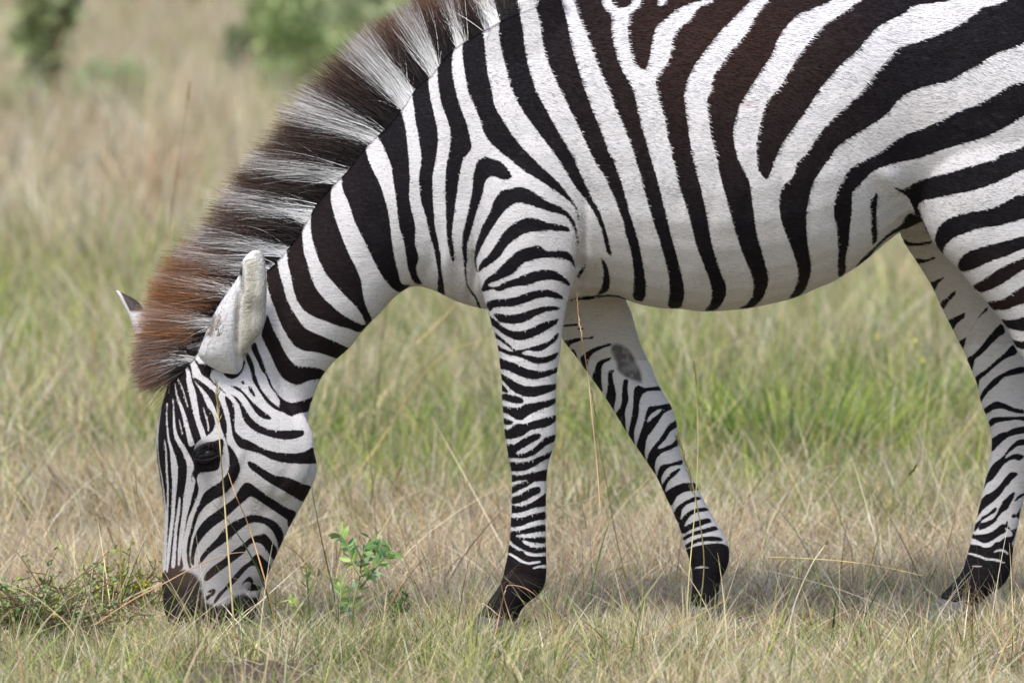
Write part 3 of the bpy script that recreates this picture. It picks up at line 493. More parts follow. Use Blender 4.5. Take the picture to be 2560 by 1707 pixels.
NEAR = """
E 250,480 300,560 380,680 425,790 440,950 470,1080 490,1180 530,1300 600,1390 700,1450 A 1900,750 2000,790 2100,815 2200,850 2260,790 2200,770 2050,690 1930,590 E 780,1280 700,1180 650,1060 620,950 590,860 575,700 575,620 550,540 480,490 400,460 300,430
A 1180,20 1300,60 1400,110 1445,200 1470,330 1495,400 1530,540 1600,670 1690,800 1800,860 1900,900 2000,945 2105,1000 2060,1050 2015,1095 1900,1060 1800,1030 1700,1020 1620,985 1560,920 1480,780 1430,650 1380,520 1350,400 1340,250 1280,110
E 600,240 640,310 655,430 650,600 660,700 690,820 730,930 780,1030 860,1130 960,1240 1050,1330 1110,1410 1150,1500 1120,1560 1180,1530 1215,1475 1160,1350 1130,1230 1110,1100 1060,980 1000,860 930,690 880,550 845,420 835,340 845,190 780,140 690,90 600,70 560,150
E 970,20 950,100 935,200 950,290 1000,400 1050,560 1100,660 1170,800 1250,970 1320,1090 1400,1180 1470,1218 1530,1180 1560,1145 1500,1145 1470,1100 1460,1060 1430,940 1410,840 1390,700 1370,520 1350,430 1310,290 1260,170 1200,50 1170,-40 D 1155,1380 1155,1280 1000,1290 850,1320 900,1400 970,1460
D 1270,1160 1270,1270 1310,1330 1380,1500 E 1390,60 1410,200 1430,330 1450,520 1470,640 1510,770 1530,920 1550,1020 1580,1100 1620,1138 1675,1135 1640,1080 1620,1000 1640,900 1610,770 1610,600 1580,480 1555,340 1560,170 1550,0 D 1545,1400 1530,1250 1510,1130 1470,1000 1460,950 1400,930 1300,880 1100,700 980,780 1150,1000 1240,1080
D 1575,730 1580,880 1600,1000 1610,1100 1640,1260 1665,1430 1660,1540 E 1650,100 1645,200 1660,370 1700,500 1740,680 1780,810 1800,930 1820,1050 1815,1210 1880,1270 1870,1130 1850,1000 1845,880 1820,750 1790,600 1780,450 1770,300 1770,150 1790,50 1800,0 D 1815,1350 1815,1200 1790,1080 1760,950 1735,800 1725,640 1640,590 1500,450 1450,480 1520,640
D 1830,400 1825,520 1815,640 1820,780 1850,950 1890,1060 1930,1200 1930,1350 1900,1500 E 1890,100 1885,250 1890,450 1900,700 1920,830 1950,935 1968,930 1965,830 1950,730 1955,600 1970,480 1990,330 2010,180 2040,30 D 2060,1450 2125,1370 2110,1250 2080,1130 2030,1000 1990,870 1960,730 1945,600 1960,480 1985,420 1960,330 1940,200 1880,100 1820,150 1830,300
F 390,180 320,200 260,300 210,380 205,480 225,650 260,850 310,960 360,1080 410,1230 470,1320 560,1400 650,1470 740,1550 G 850,150 950,210 1060,290 1160,360 1220,420 1260,500 1272,580 1277,520 1250,420 1200,350 1130,260 1060,180 960,90 870,0 F 800,1400 700,1290 600,1140 530,1030 500,960 470,800 440,680 420,500 400,300
F 530,60 540,200 550,400 600,600 650,800 720,950 800,1080 880,1190 980,1320 1080,1450 G 1090,10 1160,120 1230,230 1290,310 1360,400 1440,530 1480,640 1510,760 1530,840 1578,890 1560,780 1510,600 1460,460 1400,360 1350,260 1290,130 1240,10 F 1230,1450 1130,1280 1050,1150 960,980 880,830 840,700 800,560 775,420 765,300 740,150 740,30 700,-80 560,-80
F 900,0 870,50 900,130 930,300 960,480 1010,620 1070,760 1150,920 1230,1080 1290,1200 1350,1340 1440,1520 G 1490,120 1560,260 1620,400 1680,560 1710,700 1750,830 1775,980 1780,1130 1770,1250 1800,1290 1860,1297 1890,1240 1890,1120 1860,940 1830,780 1780,600 1730,450 1690,290 1640,130 1590,0 F 1560,1420 1500,1260 1430,1080 1370,930 1310,760 1250,560 1200,380 1170,200 1130,60 1110,0 1100,-80 880,-80
F 1230,0 1250,80 1290,200 1360,360 1420,530 1480,680 1560,860 1640,1060 1710,1220 1770,1380 1820,1540 K 400,260 450,430 500,600 560,780 600,930 630,1060 640,1200 625,1330 650,1362 720,1365 760,1320 775,1200 750,1050 710,900 670,750 620,560 580,400 550,260 510,120 470,0 F 1900,1330 1840,1130 1800,920 1750,780 1660,620 1600,430 1575,280 1570,150 1510,80 1480,0 1470,-80 1230,-80
F 1575,-80 1575,10 1610,65 1660,80 1730,60 1760,20 1760,-80
J 270,130 255,300 270,430 300,560 360,625 420,640 460,520 480,380 520,250 600,180 700,100 820,40 950,-20 1050,-80 640,-80 600,20 570,62 530,50 510,-80 390,-80 375,20 330,90
J 1060,-10 900,80 820,190 700,290 660,400 630,560 570,640 515,730 520,840 560,980 600,1100 620,1250 660,1400 K 660,-30 690,60 730,250 790,420 840,600 870,740 920,880 970,1010 1010,1120 1030,1240 1000,1340 960,1382 1060,1380 1120,1320 1160,1220 1150,1130 1100,1010 1060,880 1020,730 990,560 960,400 920,230 870,50 J 850,1450 830,1300 800,1100 775,920 790,780 840,660 900,560 990,440 1110,290 1220,180 1330,70 1400,-20 1540,-80 1250,-80
J 1560,-10 1480,80 1400,200 1330,330 1220,450 1130,570 1040,710 1010,850 980,940 1000,1080 1020,1250 1060,1400 1090,1550 K 1100,130 1150,320 1200,500 1240,650 1290,800 1340,930 1390,1050 1410,1150 1400,1250 1350,1320 1280,1364 1400,1352 1480,1290 1530,1190 1545,1080 1510,930 1480,820 1440,680 1420,530 1400,380 1380,230 1330,120 1270,0 J 1260,1430 1230,1300 1230,1170 1260,1050 1280,980 1350,860 1440,720 1530,580 1590,480 1650,330 1740,220 1820,140 1950,90 2140,-10 2450,-80 1850,-80
H 870,0 780,50 680,130 550,210 450,300 370,400 290,500 220,620 160,720 90,830 0,920 J 1510,1000 1460,1200 1440,1350 1450,1540 K 1480,130 1530,180 1570,120 1600,20 J 1620,1450 1690,1300 1780,1180 1880,1040 1950,930 H 500,790 600,680 700,570 800,490 900,380 970,290 1040,230 1150,180 1260,120 1310,70 1400,45 1550,30 1700,-10 2100,-80 1150,-80
H 2180,0 2050,60 1980,70 1900,130 1800,200 1680,270 1500,340 1350,400 1230,430 1140,500 1060,590 980,680 920,760 840,860 740,960 640,1050 550,1140 460,1250 390,1360 320,1450 I 270,20 250,110 220,170 140,240 110,330 100,430 130,580 180,720 230,850 270,980 275,1090 240,1200 190,1272 280,1252 340,1190 385,1080 395,950 370,800 355,650 355,500 380,350 410,230 470,120 560,0 H 640,1350 770,1260 900,1180 1030,1100 1120,1020 1210,910 1320,840 1480,790 1650,750 1800,670 1950,590 2080,500 2200,460 2350,400 2900,200 2950,-80 2400,-80
H 2350,750 2200,800 2080,880 1900,970 1700,1050 1500,1150 1280,1230 1150,1310 1030,1400 880,1480 I 800,50 740,100 690,190 640,280 610,400 605,520 630,620 640,750 645,850 640,950 650,1075 710,1035 715,900 740,770 755,600 770,480 775,310 830,240 900,170 960,110 1080,60 1230,20 H 1400,1450 1600,1380 1800,1320 2000,1260 2150,1190 2350,1070 2950,760 2950,480
H 2350,1350 2100,1440 I 2080,0 1900,50 1700,110 1500,160 1350,210 1270,260 1230,275 1145,240 1200,290 1280,340 1330,430 1360,520 1440,640 1500,730 1430,570 1400,480 1375,430 1420,380 1550,350 1700,320 1900,280 2100,210 2200,160 2350,90 2950,-200 2950,-380
I 2350,310 2250,350 2100,430 1950,470 1800,490 1680,530 1600,580 1550,650 1535,740 1560,810 1610,870 1620,800 1700,720 1800,680 1950,630 2150,600 2350,540 2950,350 2950,120
I 2350,700 2200,740 2000,790 1850,840 1770,900 1740,960 1760,1010 1800,1030 1900,1000 2050,930 2200,880 2350,820 2950,650 2950,520
I 2350,900 2200,960 2080,1030 1980,1100 1885,1160 1950,1215 2050,1190 2200,1110 2350,1010 2950,780 2950,700
I 2350,1160 2250,1220 2150,1280 2010,1310 2060,1370 2140,1382 2230,1360 2350,1320 2950,1150 2950,950
P 2350,45 2230,75 2110,65 2180,130 2260,165 2350,175 2950,100 2950,-40
P 2350,270 2270,260 2205,225 2250,290 2300,330 2350,345 2950,300 2950,210
I 800,990 880,890 980,800 1100,680 1220,600 1280,500 1340,500 1420,600 1370,610 1240,645 1130,695 1000,810 900,940 840,985
I 1000,280 980,330 940,380 945,480 950,600 955,740 965,780 1000,740 1000,600 995,480 1005,350
G 1170,1300 1250,1270 1400,1250 1550,1238 1650,1250 1750,1300 1700,1290 1600,1258 1450,1270 1350,1290 1250,1310 1170,1325
G 1480,900 1500,1000 1500,1080 1480,1180 1440,1240 1530,1215 1560,1150 1555,1050 1530,960
G 1335,965 1290,1010 1255,1080 1275,1085 1320,1020
G 340,20 310,130 300,260 270,420 240,560 210,680 200,780 215,900 225,1000 245,980 250,900 255,760 290,650 330,500 380,360 410,230 440,170 490,150 550,175 600,185 660,160 620,80 560,20 480,-10 F 400,1445 340,1490
G 222,980 235,1120 265,1195 320,1270 350,1350 385,1372 330,1240 275,1180 250,1110 240,980
G 560,290 500,370 460,480 400,590 350,720 320,830 315,920 330,1000 350,1040 340,980 335,910 370,830 430,710 500,600 570,500 650,420 720,395 800,410 900,440 1000,475 1100,500 1170,530 1220,620 1250,720 1265,840 1264,720 1245,600 1200,510 1120,440 1030,400 950,360 850,290 740,250 650,265
G 355,1010 365,960 440,880 500,800 560,700 620,630 700,570 800,535 900,545 1000,580 1100,595 1180,620 1195,660 1100,655 1000,650 900,660 800,670 700,720 620,790 560,880 480,950 400,1000 355,1035
G 920,790 980,840 1100,830 1180,850 1220,900 1240,990 1190,930 1100,905 1000,900 900,910 820,930 740,970 680,1040 600,1080 500,1120 440,1150 520,1165 600,1120 700,1090 760,1060 850,1030 940,1010 1040,1015 1110,1050 1180,1110 1190,1160 1100,1115 1000,1100 900,1120 800,1150 700,1160 620,1180 540,1210 480,1185 390,1215 395,1150 430,1090 500,1040 580,960 660,880 750,820 850,795
G 430,1310 500,1280 600,1275 700,1260 800,1220 900,1195 1000,1195 1080,1220 1140,1280 1080,1275 1000,1260 900,1270 800,1310 700,1340 600,1350 500,1355 465,1390 432,1350
G 500,1410 600,1420 700,1415 800,1390 900,1355 1000,1340 1100,1355 1080,1380 980,1395 880,1430 800,1480 700,1505 600,1500 540,1480 500,1430
L 270,335 330,370 400,430 470,465 560,470 650,445 740,400 830,375 905,360 880,410 800,460 700,515 600,550 510,550 420,510 340,450 290,410
L 305,475 360,510 440,580 510,640 560,640 640,620 740,590 820,560 880,500 910,490 890,550 820,610 740,655 660,655 630,645 565,675 650,695 740,710 830,690 905,660 880,720 800,760 700,770 620,740 540,705 450,690 380,660 340,650 330,590 400,630 460,655 500,660 440,610 370,560 315,520
L 350,710 430,740 520,770 600,810 680,830 780,835 900,800 890,850 800,890 700,912 600,900 520,870 440,830 365,815 355,770
L 375,860 440,890 520,940 600,970 700,975 800,960 890,955 885,1000 800,1040 700,1070 600,1070 520,1040 460,1000 400,930 375,910
L 380,950 430,1000 445,1040 385,1020
L 383,1050 440,1050 500,1060 560,1080 590,1105 560,1135 490,1130 420,1110 385,1100
L 383,1150 450,1165 540,1170 600,1140 700,1120 800,1105 885,1080 885,1120 830,1160 740,1190 640,1240 560,1290 500,1270 440,1230 385,1210
L 385,1265 440,1275 490,1300 470,1330 395,1320
L 400,1370 450,1370 520,1320 600,1320 700,1285 800,1260 885,1240 875,1300 800,1350 740,1360 650,1380 580,1430 480,1460 415,1450
M 415,550 500,550 600,490 700,450 745,460 735,500 660,540 580,590 510,640 600,630 700,570 770,500 885,462 880,520 800,560 740,610 680,650 600,680 520,680 435,675 425,610
M 445,715 560,715 650,700 740,660 855,612 835,670 760,710 680,760 600,795 500,800 465,800 460,750
M 475,830 560,835 660,810 720,800 805,785 805,880 740,890 690,895 620,940 550,970 470,1010 470,950 540,910 630,885 540,885 470,900
M 470,1045 560,1010 640,960 720,940 745,960 735,1000 690,1020 600,1070 530,1095 470,1100
M 470,1115 560,1120 650,1090 720,1050 795,1000 795,1115 700,1130 620,1160 550,1180 470,1185
M 463,1225 560,1225 660,1195 740,1175 793,1175 790,1235 700,1255 620,1280 560,1305 460,1310
M 460,1350 540,1345 620,1325 700,1300 793,1290 790,1345 700,1360 600,1375 520,1385 540,1405 640,1410 720,1400 790,1400 790,1455 720,1460 640,1450 570,1430 600,1470 700,1500 790,1490 795,1540 700,1545 620,1535 540,1500 465,1440 455,1400
N 440,300 520,340 600,360 700,368 805,350 810,600 750,750 620,845 540,970 520,1180 300,1200 60,1160 120,980 190,880 260,790 340,690 380,600 410,450
-N 440,370 480,385 540,420 620,458 740,448 740,462 640,480 560,460 500,420 450,390
-N 590,362 680,378 795,372 795,402 690,407 620,396
-N 670,510 740,488 800,488 800,512 720,512 680,522
A 1350,680 1330,760 1300,870 1330,950 1380,1050 1440,1180 1490,1260 1560,1310 1640,1330 1740,1290 1850,1270 1900,1220 1830,1180 1760,1165 1640,1160 1580,1120 1520,1040 1460,920 1400,800 1370,720
A 1200,980 1245,940 1270,1010 1320,1130 1350,1220 1400,1340 1440,1400 B 1500,215 1580,245 1700,220 1775,190 1745,260 1730,325 1640,345 1570,370 1500,330 1460,280 1470,230 1420,150 1370,80 1340,0 A 1300,1200 1260,1110
A 1145,1010 1190,1060 1230,1150 1250,1250 1300,1370 1380,1470 B 1460,290 1520,330 1440,315 1370,262 1310,190 1260,110 A 1220,1290 1200,1200 1165,1110
A 660,1030 720,1130 800,1140 860,1165 930,1150 980,1180 1010,1220 1060,1225 1110,1190 1125,1100 1150,1120 1130,1190 1090,1250 1040,1277 980,1260 930,1200 860,1190 830,1250 870,1310 940,1370 985,1420 940,1390 880,1340 820,1280 760,1240 710,1150 670,1080
A 1115,1295 1145,1295 1145,1322 1118,1322
B 1180,90 1210,110 1250,190 1220,180 1185,130
B 1010,90 1080,100 1150,160 1220,240 1300,310 1390,380 1380,400 1310,390 1250,340 1190,250 1120,160 1050,115
B 1010,165 1080,200 1150,300 1210,390 1300,460 1400,495 1500,500 1620,495 1685,500 1690,540 1630,570 1530,585 1400,565 1270,520 1180,460 1130,390 1100,280 1050,200
B 970,180 1030,240 1055,320 1055,420 1060,500 1110,560 1200,600 1330,670 1450,700 1600,710 1700,690 1770,655 1795,700 1825,790 1790,805 1600,805 1480,790 1380,760 1280,710 1170,680 1090,650 1040,560 1020,450 1000,330 970,230
B 680,10 740,45 820,105 890,170 930,260 960,350 985,460 980,560 990,620 1040,680 1080,750 1105,850 1080,930 1030,1010 950,1090 860,1140 780,1200 700,1300 720,1200 770,1080 840,1020 920,970 980,900 1005,820 1000,720 985,640 965,570 930,480 905,380 870,290 830,210 760,120 690,50
B 1170,790 1210,785 1300,840 1420,910 1550,930 1680,990 1765,1018 1695,1152 1600,1110 1480,1040 1360,970 1250,890 1190,840
B 1140,985 1190,980 1250,1020 1330,1080 1440,1150 1540,1210 1620,1250 1595,1320 1550,1390 1530,1320 1450,1260 1330,1180 1210,1105 C 1150,40 1080,100 960,210 850,290 770,370 710,460 685,560 680,640 650,600 660,480 685,370 730,280 800,200 900,130 B 1050,1120 1090,1050
C 1190,175 1260,175 1330,190 1420,230 1480,290 1503,360 1490,430 1460,485 1440,400 1400,320 1330,260 1240,240 1170,260 1100,310 1000,400 900,470 820,530 760,600 720,640 740,560 800,480 880,400 960,300 1050,230
C 1290,350 1340,350 1400,420 1445,500 1420,585 1390,560 1350,500 1300,440 1240,425 1190,450 1130,530 1040,600 960,660 880,720 800,780 770,770 790,710 860,640 950,580 1040,500 1130,440 1200,380
C 1240,540 1290,540 1340,590 1385,640 1355,720 1320,785 1290,740 1280,680 1240,640 1190,650 1130,710 1060,790 980,860 920,930 880,980 850,990 900,900 960,840 1040,740 1120,650 1190,600
C 1190,735 1230,780 1220,800 1285,830 1285,860 1210,870 1170,860 1200,830 1200,790 1150,790 1120,830 1130,790
C 800,880 850,850 880,860 870,900 830,930 800,960 790,920 840,890
A 440,1270 520,1180 600,1120 650,1150 B 680,40 750,150 800,270 850,340 875,420 855,500 800,550 730,590 690,640 680,700 665,800 690,900 710,960 725,1050 700,1130 660,1230 C 630,200 600,330 575,450 570,560 580,660 480,720 380,780 360,600 365,300 B 370,1200 350,1000 310,700 310,400 380,150
-~B 345,640,4 360,800,7 385,930,10 405,1080,12 415,1200,13 C 418,200,14 410,350,16 402,500,18 398,700,16
-~B 410,580,8 425,700,14 430,850,16 440,1000,16 440,1150,16 C 435,150,18 432,250,20 425,400,18 418,550,16 415,680,12
-~B 435,250,6 432,400,12 445,560,16 475,680,30 500,820,60 505,950,50 497,1100,36 490,1220,32 C 490,150,32 475,280,30 458,420,30 445,560,28 432,700,14
-~B 490,210,6 495,350,16 503,480,24 530,580,38 590,680,44 640,790,56 655,900,80 645,1000,82 625,1100,75 605,1220,56 C 590,200,46 572,320,42 555,450,38 545,560,28 540,640,16
-~B 550,1110,12 545,1180,22 535,1280,28 515,1400,28 C 510,380,30 500,500,32 492,620,36 488,660,24
~B 730,1200,36 690,1320,36 660,1430,32 C 640,400,30 628,500,26 632,600,24 650,660,22
-~A 600,1130,20 630,1230,36 B 635,40,46 665,150,60 690,280,55 715,400,46 750,500,50 772,570,50
-~B 505,60,7 525,180,14 565,290,28 600,400,36 625,500,40 650,600,52 665,640,50
-~B 765,290,10 790,370,14 810,450,14 815,510,10
-~B 530,20,6 580,130,8 625,290,8
-~B 545,400,6 575,540,7
-~B 460,60,5 450,160,6
-~B 372,300,20 350,430,26 342,560,20 350,650,8
B 690,700 720,650 780,620 860,600 940,575 955,620 940,700 920,800 900,860 820,880 730,890 700,960 670,900 680,820 620,670 640,670 690,690
~B 668,880,9 660,940,9 668,975,7
"""
FARFRONT = """
L 940,565 1000,550 1100,530 1180,530 1225,515 1220,540 1150,545 1080,570 1020,590 1000,620
L 930,415 1020,405 1095,400 1090,418 1000,428 930,428
L 1080,445 1110,435 1140,450 1120,462 1090,458
L 1015,635 1060,650 1075,720 1030,680
L 1105,720 1150,670 1220,630 1300,600 1390,580 1390,600 1310,630 1230,670 1190,720 1170,800 1190,880 1140,810
L 1215,900 1235,830 1260,760 1310,730 1390,710 1380,735 1320,770 1300,830 1300,920 1310,1030 1260,975
L 1365,840 1420,825 1400,870 1420,970 1435,1060 1420,1150 1410,1220 1340,1115 1355,1000 1360,900
L 1505,915 1545,920 1540,1000 1550,1100 1520,1200 1520,1300 1525,1410 1480,1335 1495,1240 1470,1310 1420,1250 1480,1150 1490,1020
L 1600,1000 1640,965 1700,990 1820,975 1850,1015 1740,1020 1680,1050 1650,1120 1640,1250 1600,1400 1605,1530 M 1560,530 1550,440 1575,300 L 1590,1150
L 1740,1160 1840,1150 1920,1135 1955,1180 1880,1220 1830,1290 1770,1380 1720,1450 1700,1568 M 1700,715 1625,610 1640,500 1680,380 1710,260 L 1720,1190
-L 1720,1310 1740,1250 1800,1200 1860,1180 1830,1220 1770,1270
M 1970,340 1990,330 2000,390 1930,440 1890,510 1830,570 1820,600 1900,570 1960,540 1990,500 2005,560 1940,600 1860,630 1810,680 1790,760 1800,830 1720,740 1730,650 1770,580 1830,510 1880,430 1920,370
M 2040,695 2040,740 1960,750 1900,780 1860,840 1850,900 1870,990 1810,890 1820,800 1850,745 1930,730
M 2030,770 1990,830 1920,890 1890,960 1885,1010 1855,940 1900,860 1960,800
Z 700,705 720,680 760,660 800,648 855,655 862,682 800,690 760,712 735,755 722,745
Z 742,795 760,760 800,730 850,712 872,722 840,735 800,752 780,780 770,835
Z 765,845 790,800 830,772 885,762 905,776 850,787 820,802 800,830 780,872
Z 772,872 810,840 860,820 905,812 915,830 860,850 820,866 790,884
Z 785,900 830,875 880,860 935,848 945,866 880,882 830,893 792,915
Z 795,935 850,905 900,895 955,898 968,918 900,918 850,924 805,950
Z 795,960 860,937 920,927 980,932 1040,990 1020,1060 1000,1200 1020,1300 770,1300 790,1150 815,1080 800,1000
-~Z 838,1042,5 870,1036,8 905,1036,5
"""
FARHIND = """
I 1240,730 1330,765 1420,755 1510,745 1500,770 1420,785 1330,790 1270,785
I 1360,905 1440,915 1530,895 1530,915 1460,935 1380,958
I 1490,1130 1560,1100 1630,1070 1600,1100 1560,1140 1530,1200
I 1580,1315 1640,1270 1700,1210 1735,1200 1700,1260 1650,1310 1610,1370
I 1655,1475 1720,1440 1810,1400 1800,1450 1740,1500 P 1695,170 1670,120
I 2020,1350 1990,1370 1930,1450 1880,1540 P 1830,220 1785,360 1740,285 1820,230 1870,150 1930,60 2015,-10
P 2140,110 2180,190 2120,230 2040,310 1960,390 1900,440 1870,550 1815,445 1900,380 1970,300 2040,210
P 2250,300 2290,380 2200,420 2100,490 2000,580 1950,620 1925,710 1905,600 2000,530 2090,450 2190,360
P 2350,500 2350,560 2250,580 2170,600 2110,660 2020,740 1955,830 1945,780 2000,690 2080,610 2200,540
P 1975,900 2050,840 2110,820 2200,850 2260,880 2350,900 2350,935 2250,920 2150,890 2070,900 1990,945
S 1568,10 1000,20 920,60 850,150 870,250 940,200 1030,140 1150,110 1250,95 1400,80 1568,95 1700,100 1700,0
S 1568,200 1380,235 1260,295 1100,340 980,420 890,470 890,650 960,690 1050,600 1150,500 1290,400 1450,360 1568,345 1700,340 1700,190
S 1568,450 1450,470 1380,530 1280,620 1200,740 1120,820 1000,910 920,1000 860,1120 800,1250 740,1400 710,1568 800,1400 850,1320 950,1250 1040,1140 1110,1040 1200,930 1300,870 1400,850 1470,880 1568,820 1568,780 1480,740 1380,740 1280,790 1200,840 1250,740 1370,650 1440,590 1568,570 1700,560 1700,440
S 1390,1095 1300,1110 1200,1210 1100,1340 1000,1440 880,1520 T 820,290 740,380 690,480 650,620 620,770 700,670 780,570 900,480 1020,380 1110,290 1190,170 1290,60 S 1350,1240 1460,1140
T 1390,225 1300,280 1180,390 1110,500 1060,610 1000,710 920,780 780,830 700,870 690,980 820,940 920,890 1010,820 1080,710 1170,620 1260,560 1300,470 1370,350
T 1030,520 960,570 870,650 760,710 690,790 590,890 540,1010 640,985 700,870 760,790 850,730 950,670 1020,620
T 1150,850 1050,930 960,1000 820,1050 680,1070 530,1060 500,1125 590,1150 680,1190 780,1235 880,1220 980,1170 1060,1110 1220,1010 1200,940 1240,900 1180,860
T 1440,940 1330,970 1270,900 1250,790 1200,880 1230,940 1330,1010 1340,1100 1210,1120 1110,1190 1020,1290 1000,1370 1130,1350 1230,1380 1290,1420 1300,1300 1380,1150
T 460,1280 600,1260 660,1270 760,1310 880,1330 960,1310 1000,1290 1020,1380 900,1400 760,1380 640,1350 620,1440 540,1425 430,1420
T 1350,660 1330,740 1420,730 1410,680
T 1510,530 1430,660 1420,720 1470,760
T 1568,250 1440,320 1380,430 1500,350 1568,310 1700,280 1700,200
U 1070,40 1300,20 1400,60 1550,50 1650,-40 1920,-40 2000,100 2000,500 1890,780 1420,1080 1420,1700 200,1700 400,1150 600,900 900,640 1030,400 1040,200
-~U 1050,180,30 1200,200,36 1350,250,40 1450,290,44 1600,300,44 1750,340,40 1830,370,20
-~U 1600,160,20 1700,120,40 1800,130,44 1890,190,36
-~U 1180,430,14 1380,440,18
"""
CX0, CY0, CW, CH = 200, -160, 2700, 1860      # canvas of the traced plan, in photograph pixels
def fill(mask, P, val):
    P = P - np.array([CX0, CY0]); x, y = P[:, 0], P[:, 1]
    x2, y2 = np.roll(x, -1), np.roll(y, -1)
    for r in range(max(0, int(y.min())), min(CH, int(y.max()) + 2)):
        yc = r + 0.5
        m = (y <= yc) != (y2 <= yc)
        if not m.any(): continue
        xs = np.sort(x[m] + (yc - y[m]) / (y2[m] - y[m]) * (x2[m] - x[m]))
        for a, b in zip(xs[::2], xs[1::2]):
            ia, ib = max(0, int(round(a))), min(CW, int(round(b)))
            if ib > ia: mask[r, ia:ib] = val
def close_crom(P, n=4):
    k = len(P); t = (np.arange(n) / n)[:, None]; out = []
    for i in range(k):
        a, b, c, d = P[i - 1], P[i], P[(i + 1) % k], P[(i + 2) % k]
        tn = 0.42
        m1, m2 = (c - a) * tn, (d - b) * tn
        s = np.linalg.norm(c - b) + 1e-6
        for m in (m1, m2):
            q = np.linalg.norm(m)
            if q > s: m *= s / q
        h = t
        out.append((2 * h**3 - 3 * h**2 + 1) * b + (h**3 - 2 * h**2 + h) * m1 + (-2 * h**3 + 3 * h**2) * c + (h**3 - h**2) * m2)
    return np.vstack(out)
def draw(txt):
    mask = np.zeros((CH, CW), dtype=np.float32)
    for ln in txt.strip().split('\n'):
        cut, rib, P = parse(ln)
        if rib:
            Q = crom(P, 5); T = np.gradient(Q[:, :2], axis=0); T /= np.linalg.norm(T, axis=1, keepdims=True) + 1e-9
            Nn = np.stack([-T[:, 1], T[:, 0]], 1); w2 = np.maximum(Q[:, 2:3], 2.6) * 0.5
            poly = np.vstack([Q[:, :2] + Nn * w2, (Q[:, :2] - Nn * w2)[::-1]])
        else: poly = close_crom(P)
        fill(mask, poly, 0.0 if cut else 1.0)
    return mask
def edt1(m, R):
    """distance (limited to R) to the nearest True cell"""
    big = float(R + 1); dx = np.where(m, 0.0, big).astype(np.float32)
    h = dx.copy()
    for s in range(1, R + 1):
        h[:, s:] = np.minimum(h[:, s:], dx[:, :-s] + s); h[:, :-s] = np.minimum(h[:, :-s], dx[:, s:] + s)
    h2 = h * h; o = h2.copy()
    for s in range(1, R + 1):
        o[s:] = np.minimum(o[s:], h2[:-s] + s * s); o[:-s] = np.minimum(o[:-s], h2[s:] + s * s)
    return np.sqrt(o)
def sdf(mask):
    b = mask > 0.5
    d = edt1(~b, 9) - edt1(b, 9)           # positive inside the black
    k = np.array([1, 2, 1]) / 4.0
    for _ in range(2):
        d[1:-1] = d[:-2] * k[0] + d[1:-1] * k[1] + d[2:] * k[2]
        d[:, 1:-1] = d[:, :-2] * k[0] + d[:, 1:-1] * k[1] + d[:, 2:] * k[2]
    return d
def sample(img, px, py):
    x = np.clip(px - CX0, 0, CW - 2.01); y = np.clip(py - CY0, 0, CH - 2.01)
    xi = x.astype(int); yi = y.astype(int); xf = x - xi; yf = y - yi
    return (img[yi, xi] * (1 - xf) + img[yi, xi + 1] * xf) * (1 - yf) + (img[yi + 1, xi] * (1 - xf) + img[yi + 1, xi + 1] * xf) * yf
# ================================================================ the zebra
def loft(S, sub=5, seg=32, flat=1.0):
    """S rows: ax,ay,bx,by (outline points in the photograph), half depth d, plane Y"""
    Q = crom(np.array(S, float), sub); V = []; ang = np.arange(seg) / seg * 2 * np.pi
    for ax, ay, bx, by, d, Y in Q:
        A, B = at(ax, ay, Y), at(bx, by, Y); c = (A + B) / 2; e = (B - A) / 2
        cs, sn = np.cos(ang), np.sin(ang)
        pw = flat
        k1 = np.sign(cs) * np.abs(cs) ** pw; k2 = np.sign(sn) * np.abs(sn) ** pw
        V.append(c + k1[:, None] * e + k2[:, None] * np.array([0, -1, 0]) * d)
    n = len(V); V = np.vstack(V); i = np.arange(n * seg).reshape(n, seg); j = np.roll(i, -1, axis=1)
    F4 = np.stack([i[:-1], i[1:], j[1:], j[:-1]], -1).reshape(-1, 4)
    c0, c1 = V[:seg].mean(0), V[-seg:].mean(0); V = np.vstack([V, c0, c1]); a, b = n * seg, n * seg + 1
    F3 = np.concatenate([np.stack([np.full(seg, a), i[0], j[0]], -1), np.stack([np.full(seg, b), j[-1], i[-1]], -1)])
    return V, [F4, F3]
def join(parts):
    Vs, F4, F3, o = [], [], [], 0
    for V, (a, b) in parts: Vs.append(V); F4.append(a + o); F3.append(b + o); o += len(V)
    return np.vstack(Vs), [np.concatenate(F4), np.concatenate(F3)]
def blob(px, py, Y, rx, ry, rz):
    """ellipsoid in metres"""
    c = at(px, py, Y); n, m = 16, 24; th = np.linspace(0.001, np.pi - .001, n); ph = np.arange(m) / m * 2 * np.pi
    V = np.stack([np.outer(np.sin(th), np.cos(ph)) * rx, np.outer(np.sin(th), np.sin(ph)) * ry, np.outer(np.cos(th), np.ones(m)) * rz], -1).reshape(-1, 3) + c
    i = np.arange(n * m).reshape(n, m); j = np.roll(i, -1, axis=1)
    F4 = np.stack([i[:-1], i[1:], j[1:], j[:-1]], -1).reshape(-1, 4); V = np.vstack([V, V[:m].mean(0), V[-m:].mean(0)])
    F3 = np.concatenate([np.stack([np.full(m, n * m), i[0], j[0]], -1), np.stack([np.full(m, n * m + 1), j[-1], i[-1]], -1)])
    return V, [F4, F3]
